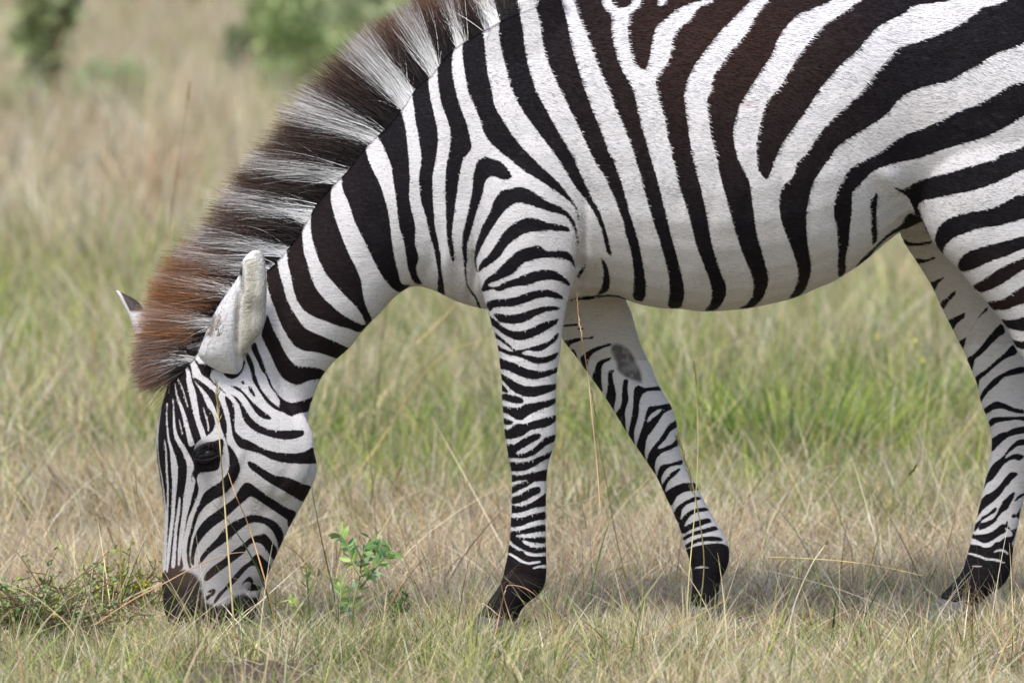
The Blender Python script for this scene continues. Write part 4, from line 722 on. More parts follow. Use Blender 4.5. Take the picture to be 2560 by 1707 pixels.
TORSO = [(1045, 195, 1085, 715, .10, 0), (1092, 136, 1130, 745, .135, 0), (1165, 72, 1190, 768, .165, 0), (1238, 24, 1255, 778, .19, 0), (1330, -8, 1335, 772, .205, 0), (1430, -25, 1430, 742, .225, 0), (1530, -35, 1530, 741, .25, 0), (1620, -38, 1620, 764, .27, 0),
         (1750, -40, 1755, 778, .29, 0), (1880, -42, 1880, 768, .30, 0), (2010, -48, 2000, 738, .295, 0), (2120, -55, 2100, 693, .275, 0), (2220, -65, 2190, 628, .245, 0),
         (2320, -75, 2262, 575, .225, 0), (2420, -80, 2370, 540, .23, 0), (2530, -70, 2500, 560, .235, 0), (2630, -35, 2620, 560, .225, 0), (2710, 40, 2700, 520, .19, 0), (2765, 170, 2760, 420, .12, 0)]
NECK = [(500, 838, 772, 1035, .062, 0), (540, 785, 795, 962, .070, 0), (583, 728, 828, 912, .078, 0), (660, 655, 880, 862, .084, 0), (738, 563, 935, 798, .092, 0), (804, 463, 990, 742, .10, 0), (871, 380, 1035, 714, .11, 0), (940, 306, 1080, 725, .125, 0),
        (1017, 208, 1140, 752, .14, 0), (1098, 130, 1200, 765, .14, 0)]
HEAD = [(470, 878, 700, 905, .055, 0), (432, 925, 760, 960, .075, 0), (415, 975, 771, 1010, .088, 0), (400, 1030, 771, 1060, .097, 0), (391, 1090, 777, 1105, .100, 0), (392, 1145, 791, 1148, .094, 0), (400, 1200, 790, 1190, .084, 0), (408, 1250, 765, 1245, .074, 0),
        (411, 1310, 727, 1312, .065, 0), (408, 1370, 700, 1370, .058, 0), (405, 1420, 678, 1420, .055, 0), (404, 1470, 656, 1470, .056, 0), (408, 1515, 644, 1512, .058, 0), (417, 1548, 636, 1546, .054, 0), (436, 1570, 612, 1569, .042, 0), (470, 1580, 585, 1580, .022, 0)]
NFRONT = [(1245, 300, 1400, 270, .03, -.13), (1205, 390, 1430, 350, .05, -.145), (1188, 520, 1448, 480, .072, -.150), (1184, 620, 1448, 600, .078, -.150), (1193, 680, 1440, 680, .076, -.150), (1206, 730, 1426, 725, .072, -.15), (1217, 773, 1416, 768, .066, -.15),
          (1229, 812, 1410, 806, .061, -.15), (1240, 852, 1405, 850, .056, -.15), (1248, 907, 1397, 907, .050, -.15), (1254, 961, 1391, 961, .046, -.15), (1255, 1013, 1390, 1013, .045, -.15), (1259, 1062, 1391, 1062, .047, -.15),
          (1263, 1095, 1390, 1090, .046, -.15), (1267, 1125, 1382, 1125, .042, -.15), (1274, 1161, 1373, 1155, .037, -.15), (1279, 1191, 1368, 1191, .033, -.15), (1279, 1246, 1366, 1246, .030, -.15), (1276, 1300, 1365, 1300, .029, -.15), (1272, 1355, 1366, 1355, .030, -.15),
          (1267, 1389, 1367, 1389, .033, -.15), (1258, 1432, 1367, 1438, .037, -.15), (1248, 1462, 1356, 1478, .036, -.15), (1224, 1496, 1318, 1508, .031, -.15), (1204, 1525, 1296, 1540, .032, -.15), (1188, 1545, 1290, 1565, .036, -.15)]
NHOOF = [(1194, 1535, 1294, 1552, .0375, -.15), (1180, 1562, 1293, 1580, .043, -.15), (1166, 1590, 1296, 1606, .050, -.15)]
FFRONT = [(1350, 690, 1545, 650, .05, .12), (1375, 770, 1562, 740, .06, .13), (1395, 830, 1582, 790, .057, .14), (1411, 858, 1598, 840, .054, .14), (1440, 895, 1612, 878, .05, .14), (1471, 936, 1630, 916, .046, .14), (1518, 1003, 1652, 970, .043, .14), (1541, 1040, 1682, 1020, .044, .14),
          (1567, 1083, 1694, 1062, .045, .14), (1588, 1114, 1695, 1088, .043, .14), (1618, 1158, 1705, 1143, .038, .14), (1640, 1192, 1729, 1186, .034, .14), (1659, 1233, 1746, 1219, .031, .14), (1681, 1280, 1768, 1262, .030, .14), (1699, 1325, 1790, 1302, .030, .14),
          (1709, 1360, 1812, 1338, .033, .14), (1719, 1390, 1824, 1372, .036, .14), (1727, 1418, 1822, 1412, .034, .14), (1730, 1454, 1802, 1452, .030, .14), (1726, 1495, 1797, 1495, .030, .14), (1722, 1522, 1799, 1522, .034, .14)]
FHOOF = [(1719, 1512, 1801, 1514, .036, .14), (1711, 1540, 1806, 1540, .041, .14), (1700, 1572, 1812, 1572, .047, .14)]
FHIND = [(2230, 430, 2560, 380, .06, .13), (2238, 520, 2500, 480, .07, .135), (2250, 590, 2480, 560, .07, .14), (2293, 660, 2500, 620, .066, .14), (2328, 715, 2520, 670, .06, .14), (2356, 770, 2535, 730, .055, .14), (2383, 826, 2552, 790, .05, .14), (2407, 880, 2570, 850, .045, .14),
         (2429, 930, 2590, 905, .040, .14), (2443, 968, 2603, 950, .037, .14), (2451, 1011, 2615, 1000, .037, .14), (2465, 1042, 2625, 1040, .038, .14), (2476, 1080, 2630, 1095, .038, .14), (2477, 1123, 2608, 1150, .035, .14), (2470, 1163, 2588, 1185, .031, .14),
         (2462, 1200, 2572, 1220, .029, .14), (2448, 1258, 2557, 1268, .028, .14), (2435, 1315, 2545, 1325, .029, .14), (2419, 1378, 2534, 1380, .032, .14), (2406, 1416, 2528, 1430, .036, .14), (2388, 1449, 2505, 1467, .036, .14), (2361, 1475, 2462, 1498, .032, .14), (2336, 1502, 2440, 1525, .034, .14)]
HHOOF = [(2345, 1492, 2447, 1513, .035, .14), (2325, 1522, 2440, 1540, .042, .14), (2305, 1556, 2445, 1566, .048, .14)]
NHIND = [(2330, 180, 2700, 60, .03, -.13), (2290, 330, 2740, 200, .075, -.13), (2285, 450, 2765, 330, .10, -.135), (2300, 545, 2780, 430, .105, -.14), (2338, 615, 2785, 530, .098, -.145), (2394, 672, 2785, 620, .085, -.15), (2437, 724, 2783, 700, .075, -.15), (2470, 758, 2785, 760, .068, -.15),
         (2503, 802, 2790, 820, .06, -.15), (2530, 850, 2795, 880, .052, -.15), (2562, 905, 2805, 950, .045, -.15), (2610, 960, 2820, 1010, .040, -.15), (2660, 1020, 2835, 1070, .038, -.15), (2695, 1080, 2840, 1120, .038, -.15), (2705, 1140, 2825, 1170, .036, -.15),
         (2708, 1220, 2800, 1230, .030, -.15), (2700, 1320, 2790, 1325, .029, -.15), (2690, 1400, 2790, 1400, .033, -.15), (2672, 1450, 2780, 1465, .036, -.15), (2645, 1490, 2745, 1505, .031, -.15), (2625, 1530, 2725, 1545, .034, -.15)]
GHOOF = [(2632, 1520, 2730, 1535, .036, -.15), (2618, 1555, 2730, 1570, .042, -.15), (2600, 1592, 2735, 1600, .049, -.15)]
parts = [loft(TORSO, flat=.92), loft(NECK), loft(HEAD, flat=.88), loft(NFRONT), loft(FFRONT), loft(FHIND), loft(NHIND)]
parts += [blob(530, 1105, -.068, .050, .034, .045), blob(530, 1105, .068, .050, .034, .045)]       # brow
parts += [blob(660, 1120, -.058, .105, .040, .115), blob(660, 1120, .058, .105, .040, .115)]       # cheeks
parts += [blob(470, 1535, -.035, .045, .030, .040), blob(470, 1535, .035, .045, .030, .040)]       # nostril wings
parts += [blob(1290, 480, .12, .12, .075, .22), blob(1330, 220, -.12, .10, .045, .24), blob(1330, 220, .12, .10, .045, .24)]
parts += [blob(2500, 360, .12, .2, .10, .22)]
zebra = empty('zebra', (0, 0, 0)); tag(zebra, 'zebra grazing with lowered head, seen side on facing left', 'zebra')
tmpm = bpy.data.materials.new('tmp')
def remeshed(parts, vox, smooth, sub, fac=.5):
    V, F = join(parts); o = mesh_np('tmp', V, F, tmpm)
    m = o.modifiers.new('r', 'REMESH'); m.mode = 'VOXEL'; m.voxel_size = vox
    m = o.modifiers.new('s', 'SMOOTH'); m.iterations = smooth; m.factor = fac
    if sub: m = o.modifiers.new('u', 'SUBSURF'); m.levels = sub; m.render_levels = sub; m.subdivision_type = 'CATMULL_CLARK'
    dg = bpy.context.evaluated_depsgraph_get(); ev = o.evaluated_get(dg); me = bpy.data.meshes.new_from_object(ev)
    V = np.empty(len(me.vertices) * 3, dtype=np.float32); me.vertices.foreach_get('co', V); V = V.reshape(-1, 3).astype(float)
    nl = np.empty(len(me.polygons), dtype=np.int32); me.polygons.foreach_get('loop_total', nl)
    li = np.empty(len(me.loops), dtype=np.int32); me.loops.foreach_get('vertex_index', li)
    st = np.empty(len(me.polygons), dtype=np.int32); me.polygons.foreach_get('loop_start', st)
    Fs = []
    for k in (3, 4):
        s = st[nl == k]; Fs.append(li[s[:, None] + np.arange(k)[None, :]] if len(s) else np.zeros((0, k), int))
    nr = np.empty(len(me.vertices) * 3, dtype=np.float32); me.vertices.foreach_get('normal', nr)
    bpy.data.objects.remove(o); bpy.data.meshes.remove(me)
    return V, Fs, nr.reshape(-1, 3).astype(float)
V, Fs, NR = remeshed(parts, .0068, 9, 1)
def split_quads(V, NR, Q, sel):
    q = Q[sel]; rest = Q[~sel]; n0 = len(V)
    E = np.sort(np.stack([q, np.roll(q, -1, 1)], -1).reshape(-1, 2), 1); U, inv = np.unique(E, axis=0, return_inverse=True)
    inv = inv.reshape(-1, 4); mid = n0 + inv; cen = n0 + len(U) + np.arange(len(q))
    V2 = np.vstack([V, (V[U[:, 0]] + V[U[:, 1]]) / 2, V[q].mean(1)]); N2 = np.vstack([NR, NR[U[:, 0]] + NR[U[:, 1]], NR[q].mean(1)])
    N2 /= np.linalg.norm(N2, axis=1, keepdims=True) + 1e-9
    new = [np.stack([q[:, k], mid[:, k], cen, mid[:, (k + 3) % 4]], -1) for k in range(4)]
    return V2, N2, np.concatenate([rest] + new)
px, py = side_uv(V); Q4 = Fs[1]; fx, fy = px[Q4].mean(1), py[Q4].mean(1)
V, NR, Q4 = split_quads(V, NR, Q4, ((fx < 800) & (fy > 900)) | ((fx > 1250) & (fx < 1400) & (fy > 1000) & (fy < 1480))); Fs = [Fs[0], Q4]
px, py = side_uv(V)
def sculpt(x, y, rx, ry, amt, ang=0, near=True, far=True, sel=None):
    """push the hide in (-) or out (+) round a spot, along its own normal"""
    global V
    c, s = math.cos(ang), math.sin(ang); dx, dy = px - x, py - y
    u, v = (dx * c + dy * s) / rx, (-dx * s + dy * c) / ry
    f = np.exp(-(u * u + v * v)) * np.clip(np.abs(NR[:, 1]) * 1.6 - .1, 0, 1)
    if not near: f = f * (V[:, 1] > 0)
    if not far: f = f * (V[:, 1] < 0)
    if sel is not None: f = f * sel
    V = V + NR * (f * amt)[:, None]
nearsel = (V[:, 1] < .06)
sculpt(1452, 640, 14, 120, -.020, .05, sel=nearsel)         # crease behind the elbow
sculpt(1470, 480, 20, 90, -.008, -.35, sel=nearsel)
sculpt(1480, 700, 30, 40, -.014, .3, sel=nearsel)
sculpt(1185, 650, 12, 110, -.014, .1, sel=nearsel)          # crease before the shoulder
sculpt(1120, 640, 20, 90, .010, .05, sel=nearsel)
sculpt(1060, 690, 20, 60, -.008, .3, sel=nearsel)
sculpt(1330, 480, 70, 110, .012, .0, sel=nearsel)           # triceps
sculpt(1240, 420, 40, 100, .008, .2, sel=nearsel)
sculpt(1330, 1070, 40, 35, .003)                            # knee
for k in range(7): sculpt(1620 + k * 82, 470 + 8 * k, 14, 170, -.0022, .12, sel=nearsel)   # ribs
sculpt(2250, 520, 45, 60, -.020, .5, sel=nearsel)           # flank hollow
sculpt(2215, 440, 50, 24, .012, .6, sel=nearsel)            # skin fold
sculpt(2420, 420, 110, 90, .012, .3, sel=nearsel)
sculpt(505, 1130, 30, 20, -.012)                            # eye socket
sculpt(600, 1010, 60, 30, .004, .6)
sculpt(520, 1240, 22, 110, -.010, -.12)                     # hollow beside the nose bone
sculpt(570, 1200, 12, 90, .006, .45)                        # cheek ridge
sculpt(690, 1230, 14, 90, -.004, .5)
sculpt(700, 950, 18, 90, -.010, -.35)                       # throat latch behind the jaw
sculpt(735, 1010, 24, 60, -.008, -.25)
sculpt(484, 1540, 17, 20, -.030, .3)                        # nostril
sculpt(466, 1528, 14, 26, .008, .5)
sculpt(600, 1530, 46, 5, -.008, -.25)                       # mouth line
sculpt(610, 1500, 34, 16, .004, -.2)
sculpt(632, 1475, 14, 18, -.006)
sculpt(1316, 1440, 60, 14, -.004, .3)
# low soft lumps of muscle
V += NR * ((vnoise(px / 55, py / 55, 51) - .5) * .004 * (py < 900))[:, None]
mN, mF, mH = draw(NEAR), draw(FARFRONT), draw(FARHIND)
# ground-parallel bands on the lower hind leg and rump outside the traced part
yy, xx = np.mgrid[0:CH, 0:CW]; X0 = xx + CX0; Y0 = yy + CY0
ext = (X0 > 2575) & (Y0 > 900) & (Y0 < 1420); mN[ext] = (np.sin(Y0[ext] / 9.5 + np.sin(X0[ext] / 30) * .6) > 0)
mN[(X0 > 2575) & (Y0 >= 1420)] = 1
ext = (X0 > 2575) & (Y0 > 1100) & (Y0 < 1400)
sN, sF, sH = sdf(mN), sdf(mF), sdf(mH)
px, py = side_uv(V)
val = sample(sN, px, py)
farf = (V[:, 1] > .03) & (px > 1380) & (px < 1860) & (py > 752 + np.clip(px - 1440, 0, 400) * -.08)
farh = (V[:, 1] > .02) & (px > 2225) & (py > 575 + np.clip(2330 - px, -300, 100) * .0) & (px < 2660)
farh2 = (V[:, 1] > .045) & (px > 2235) & (px < 2660) & (py > 520)
val = np.where(farf, sample(sF, px, py), val); val = np.where(farh | farh2, sample(sH, px, py), val)
def zone(x, y, rx, ry, soft=1.0, ang=0):
    c, s = math.cos(ang), math.sin(ang); dx, dy = px - x, py - y
    return np.exp(-(((dx * c + dy * s) / rx) ** 2 + ((-dx * s + dy * c) / ry) ** 2) * soft)
# brown cast of the dark stripes over back and flank, dust on the white, bare grey patch of the inner leg
brown = np.clip((px - 1330) / 350, 0, 1) * np.clip((560 - py) / 450, 0, 1) * np.clip((2250 - px) / 350, 0, 1)
brown = np.maximum(brown, .55 * np.clip((py - 600) / 120, 0, 1) * np.clip((px - 1850) / 200, 0, 1) * (py < 800))
brown = np.maximum(brown, .45 * zone(620, 720, 330, 330) * (px < 900)); brown = np.maximum(brown, 1.0 * zone(465, 1440, 50, 45))
brown = np.maximum(brown, .35 * zone(1310, 1440, 60, 50)); brown = np.maximum(brown, .5 * zone(740, 1230, 60, 40))
dust = .35 * zone(1500, 690, 90, 90) + .25 * zone(1900, 640, 380, 120) + .2 * zone(1150, 700, 60, 80) + .25 * zone(720, 1420, 120, 200) + .2 * zone(2250, 330, 200, 100)
dust = dust + .75 * (farf & (py > 1250)) * 0 + .45 * farh * (py < 860) + .5 * farf * (py < 900) + .35 * zone(600, 1330, 160, 160)
patch = np.clip(.5 + sample(sdf(draw('L 1400,600 1470,590 1560,650 1610,740 1660,850 1670,940 1620,930 1520,890 1450,830 1430,740 1390,660')), px, py) / 9, 0, 1) * np.clip(.7 + .5 * vnoise(px / 10, py / 10, 88), 0, 1) * farf
mz = sdf(draw('C 340,820 400,760 470,700 560,680 640,700 700,740 735,800 750,900 790,985 860,1010 940,1010 1010,990 1060,930 1130,900 1200,930 1340,930 1290,1100 1260,1260 1000,1350 700,1350 400,1300 330,1000'))
mzb = mz.copy()
for _ in range(34):
    mzb[1:-1] = (mzb[:-2] + 2 * mzb[1:-1] + mzb[2:]) / 4; mzb[:, 1:-1] = (mzb[:, :-2] + 2 * mzb[:, 1:-1] + mzb[:, 2:]) / 4
soft = np.clip(.75 + sample(mzb, px, py) / 11 + (vnoise(px / 7, py / 7, 81) - .5) * .5, 0, 1) * (px < 700) * (py > 1380)
umber = np.clip(1.25 * zone(455, 1430, 46, 40) + .35 * zone(545, 1480, 40, 60), 0, 1) * (px < 560) * (py > 1250)
grey = np.clip(.12 + .75 * zone(590, 1465, 95, 85) + .25 * zone(560, 1340, 80, 90) + .30 * zone(390, 1060, 18, 120), 0, 1) * (px < 700)
grey = grey + np.clip(.5 * zone(640, 1170 + 95, 14, 34, 1, .4), 0, 1) * (vnoise(px / 5, py / 5, 83) > .5)
scar = np.clip(zone(1874, 262, 30, 9, 1, -.15) * 1.5 - .3, 0, 1) * (V[:, 1] < 0)
m, t, b = new_mat('zebra_coat'); N, L = t.nodes, t.links
def attr(n):
    a = N.new('ShaderNodeAttribute'); a.attribute_name = n; return a.outputs['Fac']
def mth(op, a, b2=None, c=None):
    k = N.new('ShaderNodeMath'); k.operation = op
    for i, q in enumerate((a, b2, c)):
        if q is None: continue
        if isinstance(q, (int, float)): k.inputs[i].default_value = q
        else: L.new(q, k.inputs[i])
    return k.outputs[0]
tc = N.new('ShaderNodeNewGeometry')
def nz(scale, det=3, sc3=None, rough=.6):
    n = N.new('ShaderNodeTexNoise'); n.inputs['Scale'].default_value = scale; n.inputs['Detail'].default_value = det; n.inputs['Roughness'].default_value = rough
    if sc3:
        mp = N.new('ShaderNodeMapping'); mp.inputs['Scale'].default_value = sc3[:3]; mp.inputs['Rotation'].default_value = (0, sc3[3], 0)
        L.new(tc.outputs['Position'], mp.inputs[0]); L.new(mp.outputs[0], n.inputs['Vector'])
    else: L.new(tc.outputs['Position'], n.inputs['Vector'])
    return n.outputs[0]
def mixc(f, a, b2):
    k = N.new('ShaderNodeMixRGB')
    if isinstance(f, float): k.inputs[0].default_value = f
    else: L.new(f, k.inputs[0])
    for i, q in ((1, a), (2, b2)):
        if isinstance(q, tuple): k.inputs[i].default_value = (*q, 1)
        else: L.new(q, k.inputs[i])
    return k.outputs[0]
hair = nz(1.0, 3, (55, 55, 400, .45))          # short hairs combed back along the body
fray = mth('MULTIPLY', mth('MULTIPLY', mth('SUBTRACT', hair, .5), 13.0), attr('ruff'))
edge = mth('ADD', attr('stripe'), fray)
mr = N.new('ShaderNodeMapRange'); mr.inputs['From Min'].default_value = -1.4; mr.inputs['From Max'].default_value = 1.4; L.new(edge, mr.inputs['Value'])
blackf = mr.outputs[0]
soot = nz(14, 4); spots = nz(160, 3)
black = mixc(attr('brown'), (.0055, .0046, .0066), (.019, .0092, .0074))
black = mixc(mth('MULTIPLY', mth('GREATER_THAN', hair, .60), .55), black, (.024, .019, .019))
white = mixc(mth('MULTIPLY', attr('dust'), mth('ADD', .45, soot)), (.545, .54, .56), (.36, .315, .26))
white = mixc(mth('MULTIPLY', mth('SUBTRACT', soot, .35), .35), white, (.50, .46, .405))
ck = N.new('ShaderNodeMapRange'); ck.inputs['From Min'].default_value = .46; ck.inputs['From Max'].default_value = .33; L.new(hair, ck.inputs['Value'])
white = mixc(mth('MULTIPLY', ck.outputs[0], .42), white, (.27, .255, .25))
sp = N.new('ShaderNodeMapRange'); sp.inputs['From Min'].default_value = .66; sp.inputs['From Max'].default_value = .72; L.new(spots, sp.inputs['Value'])
white = mixc(mth('MULTIPLY', sp.outputs[0], attr('dust')), white, (.12, .10, .09))
white = mixc(attr('patch'), white, (.095, .086, .084)); white = mixc(mth('MULTIPLY', attr('scar'), .6), white, (.30, .19, .17))
white = mixc(attr('grey'), white, (.17, .165, .18)); black = mixc(attr('umber'), black, (.060, .036, .026))
colr = mixc(attr('soft'), mixc(blackf, white, black), mixc(attr('umber'), (.012, .010, .011), (.050, .034, .028)))
L.new(colr, b.inputs['Base Color']); b.inputs['Roughness'].default_value = .8; b.inputs['Specular IOR Level'].default_value = .15
b.inputs['Sheen Weight'].default_value = .0; b.inputs['Sheen Roughness'].default_value = .5
bp = N.new('ShaderNodeBump'); bp.inputs['Strength'].default_value = .5; bp.inputs['Distance'].default_value = .0025
L.new(mth('ADD', hair, mth('MULTIPLY', nz(55, 4), 1.2)), bp.inputs['Height']); L.new(bp.outputs[0], b.inputs['Normal'])
COAT = m
body = mesh_np('body', V, Fs, COAT, None, zebra, attrs=dict(stripe=val, brown=brown, dust=dust, patch=patch, scar=scar, soft=soft, umber=umber, grey=grey, ruff=np.clip(.25 + (px - 700) / 700 * .75, .25, 1) * np.where(py > 800, .5, 1)))
bvh = BVHTree.FromPolygons([tuple(v) for v in V[::1]], [tuple(f) for F in Fs for f in F]) if False else None
GX = 6; dep = np.full((340, 560), 9.0)
gi = np.clip(((py + 200) / GX).astype(int), 0, 339); gj = np.clip((px / GX).astype(int), 0, 559); np.minimum.at(dep, (gi, gj), V[:, 1])
for _ in range(3):
    e = dep.copy()
    for a_, b_ in ((1, 0), (-1, 0), (0, 1), (0, -1)):
        r_ = np.roll(dep, (a_, b_), (0, 1)); e = np.where((e > 5) & (r_ < 5), np.minimum(r_ + .01, 0), e)
    dep = e
def hide_y(x, y):
    q = dep[np.clip(((y + 200) / GX).astype(int), 0, 339), np.clip((x / GX).astype(int), 0, 559)]
    return np.where(q > 5, 0.0, q)
# ---------------------------------------------------------------- hooves
hm, ht, hb = new_mat('hoof_horn'); n1 = ht.nodes.new('ShaderNodeTexNoise'); n1.inputs['Scale'].default_value = 40; mp = ht.nodes.new('ShaderNodeMapping'); gg = ht.nodes.new('ShaderNodeNewGeometry')
mp.inputs['Scale'].default_value = (1, 1, 5); ht.links.new(gg.outputs['Position'], mp.inputs[0]); ht.links.new(mp.outputs[0], n1.inputs['Vector'])
rr = ht.nodes.new('ShaderNodeValToRGB'); rr.color_ramp.elements[0].color = (.028, .028, .032, 1); rr.color_ramp.elements[1].color = (.11, .108, .118, 1)
ht.links.new(n1.outputs[0], rr.inputs[0]); ht.links.new(rr.outputs[0], hb.inputs['Base Color']); hb.inputs['Roughness'].default_value = .55
for H in (NHOOF, FHOOF, HHOOF, GHOOF):
    Vh, Fh = loft(H, 4, 28, .9); mesh_np('hoof', Vh, Fh, hm, None, zebra)
# ---------------------------------------------------------------- eyes
em, et, eb = new_mat('eye_gloss'); eb.inputs['Base Color'].default_value = (.006, .005, .007, 1); eb.inputs['Roughness'].default_value = .16; eb.inputs['Specular IOR Level'].default_value = .22
lm_, lt, lb = new_mat('eyelid_skin'); lb.inputs['Base Color'].default_value = (.008, .007, .008, 1); lb.inputs['Roughness'].default_value = .75; lb.inputs['Specular IOR Level'].default_value = .2
ex, ey = 300 + 818 / 3.672, 940 + 690 / 3.672
sel = (np.hypot(px - ex, py - ey) < 10)
for sgn in (-1, 1):
    s2 = sel & (V[:, 1] * sgn > 0.02)
    ys = V[s2, 1].mean() if s2.any() else sgn * .1
    Ve, Fe = blob(ex, ey, 0, .0315, .020, .0180); c0 = at(ex, ey, 0); TA = .30
    def tilt(P, o): 
        q = P - o; return np.stack([q[:, 0] * math.cos(TA) - q[:, 2] * math.sin(TA), q[:, 1], q[:, 0] * math.sin(TA) + q[:, 2] * math.cos(TA)], 1) + o
    Ve = tilt(Ve, c0) + np.array([0, ys - sgn * .0075, -.001])
    mesh_np('eye', Ve, Fe, em, None, zebra)
    c = at(ex, ey, ys + sgn * .004); a = np.linspace(-.05, np.pi + .05, 22); tt = np.sin(np.linspace(0, np.pi, 22))
    def lid(dz, rx, rz, flip, out_):
        return tilt(np.stack([c[0] + np.cos(a) * rx, np.full(22, c[1] + sgn * out_) + sgn * .007 * np.sin(a), c[2] + dz + np.sin(a) * rz * flip], 1), c)
    Vl, Fl = tubes_np([lid(.001, .0325, .0150, 1, .004)], [.0016 + .0022 * tt], 8); mesh_np('eyelid', Vl, Fl, lm_, None, zebra)
    Vl, Fl = tubes_np([lid(-.001, .0320, .0150, -1, .001)], [.0014 + .0016 * tt], 8); mesh_np('eyelid', Vl, Fl, lm_, None, zebra)
    k = 46; ia = rng.uniform(.35, 2.5, k); base = tilt(np.stack([c[0] + np.cos(ia) * .031, np.full(k, c[1] + sgn * .013), c[2] + np.sin(ia) * .0175], 1), c)
    dd = np.stack([np.cos(ia) * .35, np.full(k, sgn * .9), np.full(k, -.95)], 1)
    Vl, Fl, _, _ = ribbons(base, dd, rng.uniform(.014, .024, k), np.full(k, .0010), rng.uniform(.1, .4, k), seg=3); mesh_np('eyelashes', Vl, Fl, lm_, None, zebra)
# ---------------------------------------------------------------- short coat hair
def coat_hair(k):
    w_ = np.clip(1.25 - .9 * np.clip((py - 760) / 300, 0, 1), .3, 1.25) * np.where((px < 800) & (py > 880), .9 * (soft < .1) * (np.hypot(px - ex, (py - ey) * 1.2) > 42) * (py < 1480), 1) * ~((py > 1380)) * (.35 + .65 * (V[:, 1] < .02))
    c = np.cumsum(w_); ids = np.searchsorted(c, rng.uniform(0, c[-1], k)); P = V[ids] + rng.normal(0, .0012, (k, 3)); N_ = NR[ids]
    x, y = px[ids], py[ids]; leg = np.clip(np.clip((y - 620) / 160, 0, 1) * (x < 1480) * (x > 1100) + (x < 810) * np.clip((y - 850) / 80, 0, 1), 0, 1); neck = np.clip((1150 - x) / 200, 0, 1) * (1 - leg)
    swirl = (vnoise(x / 90, y / 90, 95) - .5) * .8
    Dx = 1.0 * (1 - leg) * (1 - neck) + neck * .75 + leg * .12; Dz = (-.30 + swirl) * (1 - leg) * (1 - neck) + neck * (-.55 + swirl * .5) - leg
    D = np.stack([Dx, np.zeros(k), Dz], 1) + rng.normal(0, .13, (k, 3)); D -= N_ * np.sum(D * N_, 1, keepdims=True); D /= np.linalg.norm(D, axis=1, keepdims=True) + 1e-9
    D = D + N_ * .10
    L_ = (.0036 + .0058 * np.clip((x - 1150) / 350, 0, 1) * np.clip((620 - y) / 400, 0, 1)) * rng.uniform(.6, 1.3, k) * np.where((x < 810) & (y > 860), .75, 1)
    Vh, Fh, Th, Bh = ribbons(P, D, L_, np.full(k, .0009) * rng.uniform(.7, 1.3, k), np.full(k, -.04), side=np.cross(D, N_), seg=2, bend_dir=N_)
    isb = val[ids] + rng.normal(0, .8, k) > 0; br = brown[ids][:, None]; ds = np.clip(dust[ids], 0, 1)[:, None]
    cb = (np.array([.0055, .0046, .0066]) * (1 - br) + np.array([.019, .0092, .0074]) * br) * rng.uniform(.6, 2.2, (k, 1))
    cw = (np.array([.66, .655, .675]) * (1 - ds * .8) + np.array([.43, .38, .31]) * ds * .8) * np.where(rng.uniform(0, 1, (k, 1)) < .12, rng.uniform(.45, .8, (k, 1)), rng.uniform(.85, 1.08, (k, 1)))
    gy = np.clip(grey[ids], 0, 1)[:, None]; cw = cw * (1 - gy) + np.array([.19, .185, .20]) * gy; pt = patch[ids][:, None]; cw = cw * (1 - pt) + np.array([.10, .09, .088]) * pt
    return Vh, Fh, np.where(isb[:, None], cb, cw)[Bh]
q = coat_hair(380000); FM = col_mat('coat_hair', .85, 0, .12); mesh_np('coat_hair', q[0], q[1], FM, q[2], zebra)
# ---------------------------------------------------------------- ears
def ear_map(x, y, f): return f(x, y)
A_ = lambda x, y: (300 + x / 3.672, 600 + y / 3.672)
def sec(l, r, d, Y): return (*A_(*l), *A_(*r), d, Y)
eb_ = [sec((930, 1215), (1075, 1235), .010, -.070), sec((800, 1145), (1120, 1185), .024, -.074), sec((718, 1060), (1135, 1100), .034, -.080), sec((735, 985), (1140, 1010), .036, -.088), sec((775, 880), (1150, 900), .033, -.098), sec((820, 760), (1160, 780), .029, -.108),
       sec((895, 620), (1170, 640), .024, -.116), sec((985, 480), (1180, 520), .018, -.122), sec((1075, 350), (1200, 400), .012, -.125), sec((1120, 220), (1230, 260), .008, -.127)]
er_ = [sec((1060, 1150), (1120, 1110), 0.0082, -0.0800), sec((1050, 1050), (1180, 985), 0.0177, -0.1000), sec((1060, 930), (1260, 890), 0.0204, -0.1120), sec((1070, 800), (1315, 800), 0.0211, -0.1200), sec((1090, 650), (1338, 660), 0.0197, -0.1260),
       sec((1105, 500), (1345, 510), .026, -.134), sec((1095, 370), (1345, 380), .022, -.136), sec((1100, 260), (1335, 265), .018, -.137), sec((1130, 175), (1322, 170), .013, -.137), sec((1185, 115), (1300, 110), .008, -.137), sec((1230, 90), (1280, 92), .003, -.137)]
Ve, Fe, Ne = remeshed([loft(eb_, 4, 24), loft(er_, 4, 24)], .0032, 4, 1)
ux, uy = side_uv(Ve)
lx, ly = (ux - 300) * 3.672, (uy - 600) * 3.672
